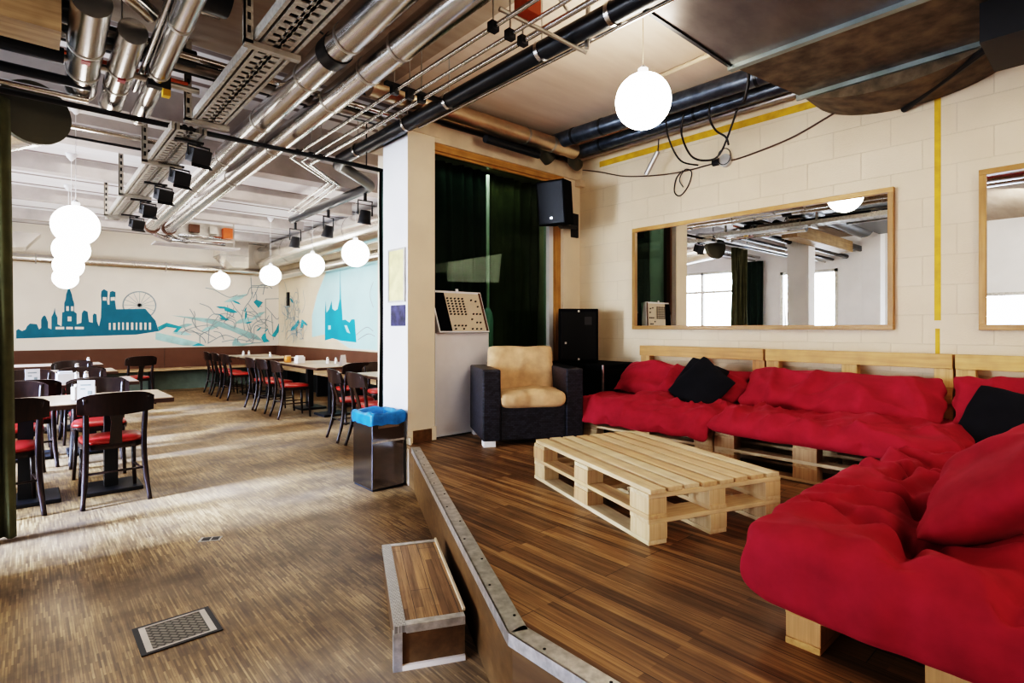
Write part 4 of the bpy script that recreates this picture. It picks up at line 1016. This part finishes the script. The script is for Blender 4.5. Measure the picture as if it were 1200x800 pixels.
for k, (y, z, r, x1, mm, lab) in enumerate(((3.40, 3.08, .03, .82, 'steel', 'bright pipe behind the flat black duct'), (3.72, 2.98, .06, .2, 'pipe_black', 'black pipe under the brown beam end'), (3.9, 3.0, .05, .8, 'pipe_black', 'black pipe behind the brown beam'), (3.98, 2.84, .045, .16, 'pipe_black', 'dark pipe left of the short wide duct'), (4.12, 2.92, .012, .8, 'orange', 'thin rust red pipe behind the short ducts'))):
    duct('cross_pipe', lab, [(LX, y, z), (x1, y, z)], r, M[mm], 'pipe', (.8,) if r > .04 else (), M['steel_dull'], 'pipes crossing the ceiling', 14)
duct('oval_duct', 'small curved silver cowl between the short ducts', [(.34, 3.32, 3.0), (.42, 3.36, 2.98), (.50, 3.42, 2.96)], .045, M['steel'], 'duct', n=16)
# black drain pipe with clamps
t = duct('black_pipe', 'thick black pipe with silver clamps running over the lounge edge', [(2.28, -.4, 2.95), (2.285, 2.0, 2.95), (2.30, 5.1, 2.95)] + smooth_line([(2.36, 5.28, 2.95), (2.9, 5.72, 2.95), (3.0, 5.9, 2.95)], 4) + [(3.02, 8.4, 2.95)], .058, M['pipe_black'], 'pipe', n=20)
for y in (1.1, 1.78, 2.3, 3.25, 3.83, 4.7):
    cl_ = smooth_by_angle(part('clamp', MB().tube([(2.287, y - .014, 2.95), (2.287, y + .014, 2.95)], .064, 20), M['steel'], t), .8)
    part('clamp_rod', MB().tube([(2.287, y, 3.0), (2.287, y, CZ)], .005, 6), M['steel_dull'], cl_)
duct('drain_pipe', 'slim pale pipe running beside the thick black pipe', [(2.385, -.3, 2.93), (2.38, 3.8, 2.93)], .012, M['steel'], 'pipe', n=10)
for k, (x, r, lab) in enumerate(((1.87, .013, 'left'), (1.99, .011, 'middle'), (2.085, .016, 'right'))):
    o = 0.13 * k
    t = duct('conduit', '%s thin steel conduit of three beside the thick black pipe' % lab,
             [(x, -.2, 2.92), (x, 5.25 + o * .3, 2.92), (2.5 + o * .55, 5.85 + o * .2, 2.92), (2.72 + o * .6, 7.7, 2.92)], r, M['steel'], 'pipe', n=10, group='thin conduits under the ceiling')
    for y in (2.25, 3.3, 5.05):
        part('rod', MB().tube([(x, y, 2.925), (x, y, CZ)], .005, 6), M['steel_dull'], t)
        part('clip', MB().box(x - .025, x + .025, y - .02, y + .02, 2.895, 2.945), M['black'], t)
t = thing('pipe_bracket', 'black cross bar bracket holding the conduits at the front', 'bracket', (0, 0, 0))
part('bar', MB().box(1.80, 2.25, 3.28, 3.32, 2.945, 2.965), M['black'], t)
t = thing('pipe_bracket', 'rust marked bracket with diagonal braces at the top edge', 'bracket', (0, 0, 0))
part('bar', MB().tube([(1.82, 2.14, 2.95), (2.36, 2.02, 2.86)], .012, 8), M['steel_dull'], t)
part('brace', MB().tube([(2.0, 1.9, 2.98), (2.3, 2.1, 3.1)], .01, 8), M['steel_dull'], t)
part('brace', MB().tube([(2.34, 2.0, 2.87), (2.36, 2.0, 3.25)], .014, 8), M['steel_dull'], t)
part('valve', MB().box(1.94, 2.04, 2.06, 2.16, 2.96, 3.05), M['orange'], t)
# wall side pipes of the lounge
pw = duct('wall_pipe', 'thick dark foil wrapped pipe along the top of the mirror wall', [(3.92, 3.82, 3.15), (4.06, 1.3, 3.17)], .075, M['pipe_foil'], 'pipe', (.12, .25, .8, .92), M['pipe_black'], 'pipes along the mirror wall')
part('end_bend', MB().tube(smooth_line([(3.92, 3.80, 3.15), (3.91, 3.9, 3.15), (3.97, 3.95, 3.10), (4.05, 3.96, 3.05)], 4), .075, 16), M['olive_cap'], pw, smooth=True)
pw = duct('wall_pipe', 'second dark pipe below the foil wrapped pipe at the wall', [(4.25, 3.7, 3.12), (4.34, 1.2, 3.17)], .06, M['pipe_foil'], 'pipe', (.1, .5), M['pipe_black'], 'pipes along the mirror wall')
part('end_bend', MB().tube(smooth_line([(4.25, 3.68, 3.12), (4.25, 3.8, 3.11), (4.3, 3.86, 3.06), (4.4, 3.88, 3.04)], 4), .06, 16), M['olive_cap'], pw, smooth=True)
duct('wall_pipe', 'slim dark pipe closest to the mirror wall above the yellow stripe', [(4.47, 3.9, 3.14), (4.5, 1.2, 3.14)], .032, M['steel_dull'], 'pipe', group='pipes along the mirror wall')
duct('cross_pipe', 'short dark pipe pair ending at the corner by the booth beam', [(3.05, 3.78, 2.99), (3.75, 3.82, 3.0)], .035, M['pipe_black'], 'pipe')
t = thing('ceiling_tube_light', 'unlit pale tube light on the lounge ceiling behind the globe', 'tube light', (3.62, 2.05, CZ - .03), math.radians(-3))
part('tube', MB().tube([(0, -.45, 0), (0, .45, 0)], .018, 12), M['beam_cream'], t, smooth=True)
for y in (-.46, .46): part('end_clip', MB().box(-.02, .02, y - .02, y + .02, -.02, .03), M['steel_dull'], t)
# rectangular duct at the upper right
rd = thing('rectangular_duct', 'big brown sheet metal duct hanging at the upper right', 'duct', (0, 0, 0))
part('front_section', MB().box(2.36, 3.315, .12, 1.64, 2.95, CZ - .02), M['duct_plain'], rd)
part('middle_section', MB().loft([[(3.315, .12, 2.95), (3.315, 1.64, 2.95), (3.315, 1.64, CZ - .02), (3.315, .12, CZ - .02)], [(4.12, .1, 2.96), (4.12, 1.54, 2.96), (4.12, 1.54, CZ - .02), (4.12, .1, CZ - .02)]]), M['duct_mottled'], rd)
part('flange', MB().box(3.29, 3.315, .1, 1.66, 2.925, CZ - .01).box(3.325, 3.345, .1, 1.66, 2.93, CZ - .01), M['duct_edge'], rd)
part('flange', MB().box(4.10, 4.125, .4, 1.56, 2.93, CZ - .01), M['duct_edge'], rd)
part('side_seam', MB().box(2.36, 3.3, 1.635, 1.655, 2.94, 2.97), M['black'], rd)
arc = [(1.0 + .62 * math.cos(a), 3.10 - .255 * math.sin(a)) for a in [PI * k / 20 for k in range(21)]]
part('oval_outlet', MB().loft([[(4.125, y, z) for y, z in arc], [(4.59, y, z) for y, z in arc]]), M['duct_mottled'], rd)
part('outlet_strip', MB().tube([(4.09, .50, 2.915), (4.585, 1.03, 2.835)], .022, 8), M['black'], rd)
part('dark_box', MB().box(3.6, 4.08, -.6, .49, 2.75, 2.948), M['black'], rd)
# pipes of the dining room
duct('back_pipe', 'silver pipe along the top of the far mural wall', [(LX, 13.5, 2.60), (4.28, 13.5, 2.60)], .095, M['duct_pale'], 'pipe', (.3, .5, .75), M['steel_dull'])
duct('large_duct', 'big shiny silver duct along the right wall over the dining tables', [(4.15, 4.8, 2.93), (4.15, 13.2, 2.93)], .27, M['duct_pale'], 'duct', (.15, .3, .45, .6, .8), M['steel'], n=32)
duct('wall_duct', 'thinner silver duct just under the big duct on the right', [(4.42, 4.8, 2.52), (4.42, 13.4, 2.52)], .11, M['duct_pale'], 'duct', (.2, .5, .7), M['steel'])
t = thing('duct_box', 'pale angular duct box at the far end near the corner', 'duct', (3.3, 12.9, 2.9))
part('box', MB().loft([[(-.25, -.3, .30), (.3, -.3, .30), (.3, .3, .30), (-.25, .3, .30)], [(-.25, -.3, -.05), (.3, -.3, -.05), (.3, .3, -.05), (-.25, .3, -.05)], [(.0, -.3, -.30), (.3, -.3, -.30), (.3, .3, -.30), (.0, .3, -.30)]]), M['duct_pale'], t)
part('seam', MB().box(-.255, .305, -.305, .305, -.06, -.04), M['steel_dull'], t)
part('hanger', MB().tube([(0, 0, .28), (0, 0, .37)], .02, 6), M['steel_dull'], t)
t = thing('duct_box', 'white sloping duct box at the far left behind the globes', 'duct', (.0, 12.6, 2.72))
part('box', MB().loft([[(-.6, -.3, .2), (.2, -.3, .2), (.2, .3, .2), (-.6, .3, .2)], [(-.6, -.3, -.12), (.0, -.3, -.05), (.0, .3, -.05), (-.6, .3, -.12)]]), M['duct_pale'], t)
part('hanger', MB().tube([(-.2, 0, .19), (-.2, 0, CZ - 2.72)], .02, 6), M['steel_dull'], t)
t = thing('valve_manifold', 'cluster of valves and small pipes where the duct pair ends', 'valve assembly', (0, 0, 0))
part('panel', MB().box(1.72, 2.75, 10.5, 10.56, 2.82, 3.1), M['steel_dull'], t)
for x in (1.51, 1.74):
    part('flange', MB().tube([(x, 10.28, 2.925), (x, 10.36, 2.925)], .105, 20), M['bench_brown'], t)
    part('elbow', MB().tube(smooth_line([(x, 10.36, 2.925), (x, 10.48, 2.9), (x + .12, 10.5, 2.82), (x + .3, 10.48, 2.76)], 4), .045, 12), M['steel'], t, smooth=True)
part('pipe', MB().tube([(1.8, 10.44, 2.76), (2.6, 10.44, 2.76)], .028, 10), M['steel'], t, smooth=True)
part('pipe', MB().tube([(1.9, 10.44, 2.86), (2.55, 10.44, 2.86)], .028, 10), M['steel'], t, smooth=True)
part('valve_body', MB().box(2.05, 2.2, 10.4, 10.5, 2.92, 3.05), M['bench_brown'], t)
part('valve_body', MB().box(2.35, 2.47, 10.4, 10.5, 2.92, 3.04), M['steel_dull'], t)
part('actuator', MB().box(2.56, 2.70, 10.36, 10.5, 2.86, 3.04), M['orange'], t)
part('shelf', MB().box(1.55, 2.8, 10.3, 10.7, 2.68, 2.70), M['beam_grey'], t)
part('hanger', MB().tube([(2.74, 10.45, 2.7), (2.74, 10.45, CZ)], .012, 6), M['steel_dull'], t)
# cable trays with hangers
def cable_tray(label, x0, x1, y0, y1, z, hang):
    t = thing('cable_tray', label, 'cable tray', (0, 0, 0), 0, 'perforated cable trays')
    mb = MB(); n = int((y1 - y0) / .075)
    for s in (x0, x1 - .05): mb.box(s, s + .018, y0, y1, z, z + .055).box(s + .032, s + .05, y0, y1, z, z + .055)
    part('side_rails', mb, M['tray'], t)
    mb = MB()
    for k in range(n): mb.box(x0 + .05, x1 - .05, y0 + k * .075, y0 + k * .075 + .045, z, z + .006)
    for xx in (x0 + .09, (x0 + x1) / 2, x1 - .1): mb.box(xx, xx + .012, y0, y1, z, z + .008)
    part('perforated_floor', mb, M['tray'], t)
    part('cables', MB().tube([(x0 + .08, y0, z + .03), (x0 + .08, y1, z + .03)], .018, 8).tube([(x0 + .12, y0, z + .03), (x0 + .12, y1, z + .03)], .015, 8), M['cable'], t)
    for y in hang:
        part('hanger_strut', MB().box(x0 - .045, x0 - .005, y - .02, y + .0, z - .02, CZ).box(x0 - .045, x0 - .04, y - .02, y + .02, z - .02, CZ), M['tray'], t)
        part('cross_arm', MB().box(x0 - .045, x1 + .02, y - .02, y + .02, z - .03, z - .002), M['steel_dull'], t)
        mb = MB()
        for k in range(7): mb.box(x0 - .033, x0 - .017, y - .0215, y - .02, z + .03 + k * .065, z + .065 + k * .065)
        part('strut_holes', mb, M['black'], t)
cable_tray('wide perforated cable tray at the top edge beside the duct pair', .85, 1.06, 1.5, 4.3, 2.74, (2.9, 4.25))
cable_tray('long perforated cable tray in the dining room with stage lights under it', .76, .98, 4.42, 8.7, 2.70, (5.4, 6.9, 8.3))
# stage lights
def spot(loc, label, tilt, yaw, group):
    t = thing('stage_light', label, 'stage light', loc, 0, group)
    A = Matrix.Rotation(yaw, 4, 'Z') @ Matrix.Rotation(tilt, 4, 'X')
    part('housing', MB().box(-.07, .07, -.05, .05, -.055, .05).tf(A), M['black'], t, bevel=.006)
    part('reflector_glass', MB().box(-.058, .058, -.04, .04, -.059, -.055).tf(A), M['steel'], t)
    part('barn_door', MB().add([(-.07, -.05, -.055), (.07, -.05, -.055), (.08, -.08, -.08), (-.08, -.08, -.08)], [(0, 1, 2, 3)]).tf(A), M['black'], t)
    part('yoke', MB().tube([(-.08, 0, -.01), (-.08, 0, .07), (.08, 0, .07), (.08, 0, -.01)], .008, 6).tf(Matrix.Rotation(yaw, 4, 'Z')), M['black'], t)
    part('clamp', MB().tube([(0, 0, .07), (0, 0, .10)], .016, 8), M['black'], t)
    part('mount_bar', MB().box(-.16, .03, -.02, .02, .085, .0995), M['black'], t)
    return t
g1 = 'stage lights under the cable tray'; g2 = 'stage lights on the black pipe over the right tables'
ords = ('nearest', 'second', 'third', 'fourth', 'farthest')
s0 = spot((.97, 4.62, 2.60), 'nearest black stage light under the cable tray', .35, .3, g1)
for k, (x, y) in enumerate(((.99, 5.4), (1.0, 6.2), (1.0, 7.1), (1.03, 8.15))):
    dup(s0, (x, y, 2.60), 0, '%s black stage light under the cable tray' % ords[k + 1], g1)
def can(loc, label):
    t = thing('spotlight', label, 'spotlight', loc, 0, g2)
    part('can', MB().lathe([(.05, .06), (.06, .05), (.075, -.08), (.085, -.10)], 18).tf(Matrix.Rotation(.25, 4, 'X')), M['black'], t, smooth=True)
    part('lens', MB().lathe([(.001, -.09), (.08, -.09)], 18).tf(Matrix.Rotation(.25, 4, 'X')), M['white'], t)
    part('yoke', MB().tube([(-.09, 0, 0), (-.09, 0, .17), (.09, 0, .17), (.09, 0, 0)], .01, 6), M['black'], t)
    part('clamp', MB().tube([(0, 0, .17), (0, 0, .27)], .02, 8), M['black'], t)
    return t
k0 = can((3.0, 5.98, 2.64), 'right spotlight under the elbow of the black pipe')
dup(k0, (3.03, 7.1, 2.62), .4, 'middle spotlight under the black pipe over the tables', g2)
dup(k0, (3.03, 8.3, 2.62), .2, 'left spotlight at the far end of the black pipe', g2)
# small things on ceiling and walls
t = thing('ceiling_projector_mount', 'short black and white ceiling track in the dining room', 'track', (1.95, 6.95, 3.12), -.0)
part('track', MB().box(-.55, .3, -.02, .02, .09, .13), M['steel_dull'], t)
part('adapter', MB().box(.12, .32, -.04, .04, .05, .1), M['black'], t)
t = thing('wall_sensor', 'slim black vertical box on the mural near the far corner', 'wall box', (WX, 13.0, 1.98))
part('body', MB().box(-.05, 0, -.05, .05, -.16, .16), M['black'], t, bevel=.006)
part('foot', MB().box(-.06, 0, -.07, .07, -.19, -.16), M['line'], t)
# cables on the mirror wall
def cable(label, pts, r=.006, m='cable'):
    o = part('cable', MB().tube(smooth_line(pts, 6), r, 6), M[m], smooth=True); return tag(o, label, 'cable', 'loose cables on the mirror wall')
W_ = WX - .012
cable('thin brown cable running right from the junction box under the yellow stripe', [(W_, 2.36, 2.775), (W_, 2.2, 2.77), (W_, 1.8, 2.83), (W_, 1.5, 2.93), (W_, 1.3, 3.0)], .007, 'cable_brown')
cable('cable running left from the junction box along the mirror wall', [(W_, 2.36, 2.78), (W_, 2.7, 2.77), (W_, 3.0, 2.79), (W_, 3.4, 2.86), (W_, 3.75, 2.98), (W_, 3.98, 3.05)], .006, 'cable_brown')
cable('tangled hanging cable loop left of the junction box', [(W_, 2.75, 2.78), (W_, 2.82, 2.72), (W_, 2.84, 2.6), (W_, 2.78, 2.55), (W_, 2.70, 2.62), (W_, 2.66, 2.74), (W_ - .01, 2.72, 2.78), (W_ - .01, 2.78, 2.7), (W_ - .01, 2.74, 2.62)], .005)
cable('black cable hanging from the foil pipe down to the wall', [(4.1, 2.45, 3.1), (4.15, 2.5, 2.95), (4.3, 2.5, 2.8), (4.4, 2.42, 2.76), (4.42, 2.3, 2.79), (4.35, 2.15, 3.0), (4.3, 2.05, 3.2)], .009)
cable('second black cable looping beside the globe lamp', [(4.05, 2.55, 3.25), (4.1, 2.62, 3.12), (4.2, 2.65, 2.95), (4.3, 2.6, 2.78), (4.42, 2.5, 2.74)], .008)
cable('short black cable with white plug hanging under the foil pipe', [(4.08, 2.2, 3.15), (4.1, 2.22, 3.0), (4.2, 2.22, 2.92), (4.25, 2.16, 2.86), (4.28, 2.15, 2.8)], .009)
cable('black cable dropping from the big duct corner', [(3.72, 1.72, 3.2), (3.74, 1.74, 3.0), (3.8, 1.8, 2.9)], .011)
t = thing('junction_box', 'small round grey junction box with cables on the mirror wall', 'junction box', (WX, 2.33, 2.775))
part('box', MB().tube([(-.04, 0, 0), (0, 0, 0)], .055, 16), M['steel_dull'], t)
part('cover_ring', MB().tube(smooth_line([(-.045, .06 * math.cos(a), .03 + .07 * math.sin(a)) for a in [2 * PI * k / 10 for k in range(11)]], 3), .004, 6), M['cable'], t)
part('gland', MB().tube([(-.03, .05, 0), (-.03, .11, 0)], .03, 10), M['black'], t)
t = thing('cable_bundle', 'short grey sleeve dangling below the pipes beside the globe', 'cable', (4.42, 2.98, 2.86))
part('sleeve', MB().tube([(0, .06, -.09), (0, -.07, .1)], .022, 8), M['steel_dull'], t)
part('cable', MB().tube([(0, -.07, .1), (-.03, -.1, .2)], .006, 6), M['cable'], t)

# ------------------------------------------------------------------ light and camera
def area(name, loc, target, sx, sy, power, col, spread=PI):
    l = bpy.data.lights.new(name, 'AREA'); l.shape = 'RECTANGLE'; l.size = sx; l.size_y = sy; l.energy = power; l.color = col; l.spread = spread
    o = bpy.data.objects.new(name, l); C.objects.link(o); o.location = loc
    o.rotation_euler = (Vector(target) - Vector(loc)).to_track_quat('-Z', 'Y').to_euler(); return o
day = (.80, .88, 1.0)
area('daylight_1', (LX - .3, 7.3, 1.6), (4, 6.6, .2), 2.0, 2.2, 420, day, 1.9)
area('daylight_2', (LX - .3, 10.3, 1.7), (4, 10.0, .5), 2.0, 2.0, 300, day, 2.2)
area('daylight_3', (LX - .3, 4.75, 1.6), (4, 4.9, .0), 1.2, 1.9, 330, day, 1.5)
area('daylight_4', (LX - .3, 1.7, 1.1), (4, 1.9, .6), 1.2, 1.8, 120, day, 2.2)
area('front_fill', (1.0, -2.3, 2.9), (3.4, 2.4, .7), 1.3, 1.0, 85, (1, .86, .70))  # unseen fill added behind the camera to brighten the sofas
area('dining_fill', (1.8, 9.5, 3.2), (1.8, 9.5, 0), 3.0, 5.0, 110, (1, .92, .84))  # added soft fill under the dining ceiling, besides the globe lamps
area('lounge_fill', (2.6, -1.2, 3.1), (3.2, 1.4, .6), 1.6, 1.6, 60, (1, .86, .68))  # extra fill out of view above the near end of the lounge
area('left_wall_fill', (-1.6, .6, 3.1), (-4, 3.4, 1.2), 1.2, 1.2, 170, (1, .95, .88))  # unseen fill added to whiten the left wall in the mirrors
area('booth_fill', (3.5, 4.24, 2.85), (3.5, 4.3, 0), 1.2, .1, 5, (1, .95, .85))  # small fill added so the curtains show through the dark glass
sl = bpy.data.lights.new('sun', 'SUN'); sl.energy = 125.0; sl.angle = math.radians(9); sl.color = (.40, .57, 1)
so = bpy.data.objects.new('sun', sl); C.objects.link(so); so.rotation_euler = Vector((1, -.03, -.42)).to_track_quat('-Z', 'Y').to_euler()
w = bpy.data.worlds.new('world'); bpy.context.scene.world = w; w.use_nodes = True
bg = w.node_tree.nodes['Background']; bg.inputs[0].default_value = (.85, .92, 1, 1); bg.inputs[1].default_value = 3.0

cam = bpy.data.cameras.new('camera'); co = bpy.data.objects.new('camera', cam); C.objects.link(co)
cam.sensor_width = 36; cam.lens = 640 / 1200 * 36; cam.shift_y = -16 / 1200; cam.clip_start = .05
co.location = (0, 0, 1.31); co.rotation_euler = (PI / 2, 0, -math.radians(41.689))
sc = bpy.context.scene; sc.camera = co
sc.view_settings.view_transform = 'Filmic'; sc.view_settings.look = 'Very High Contrast'; sc.view_settings.exposure = -1.05
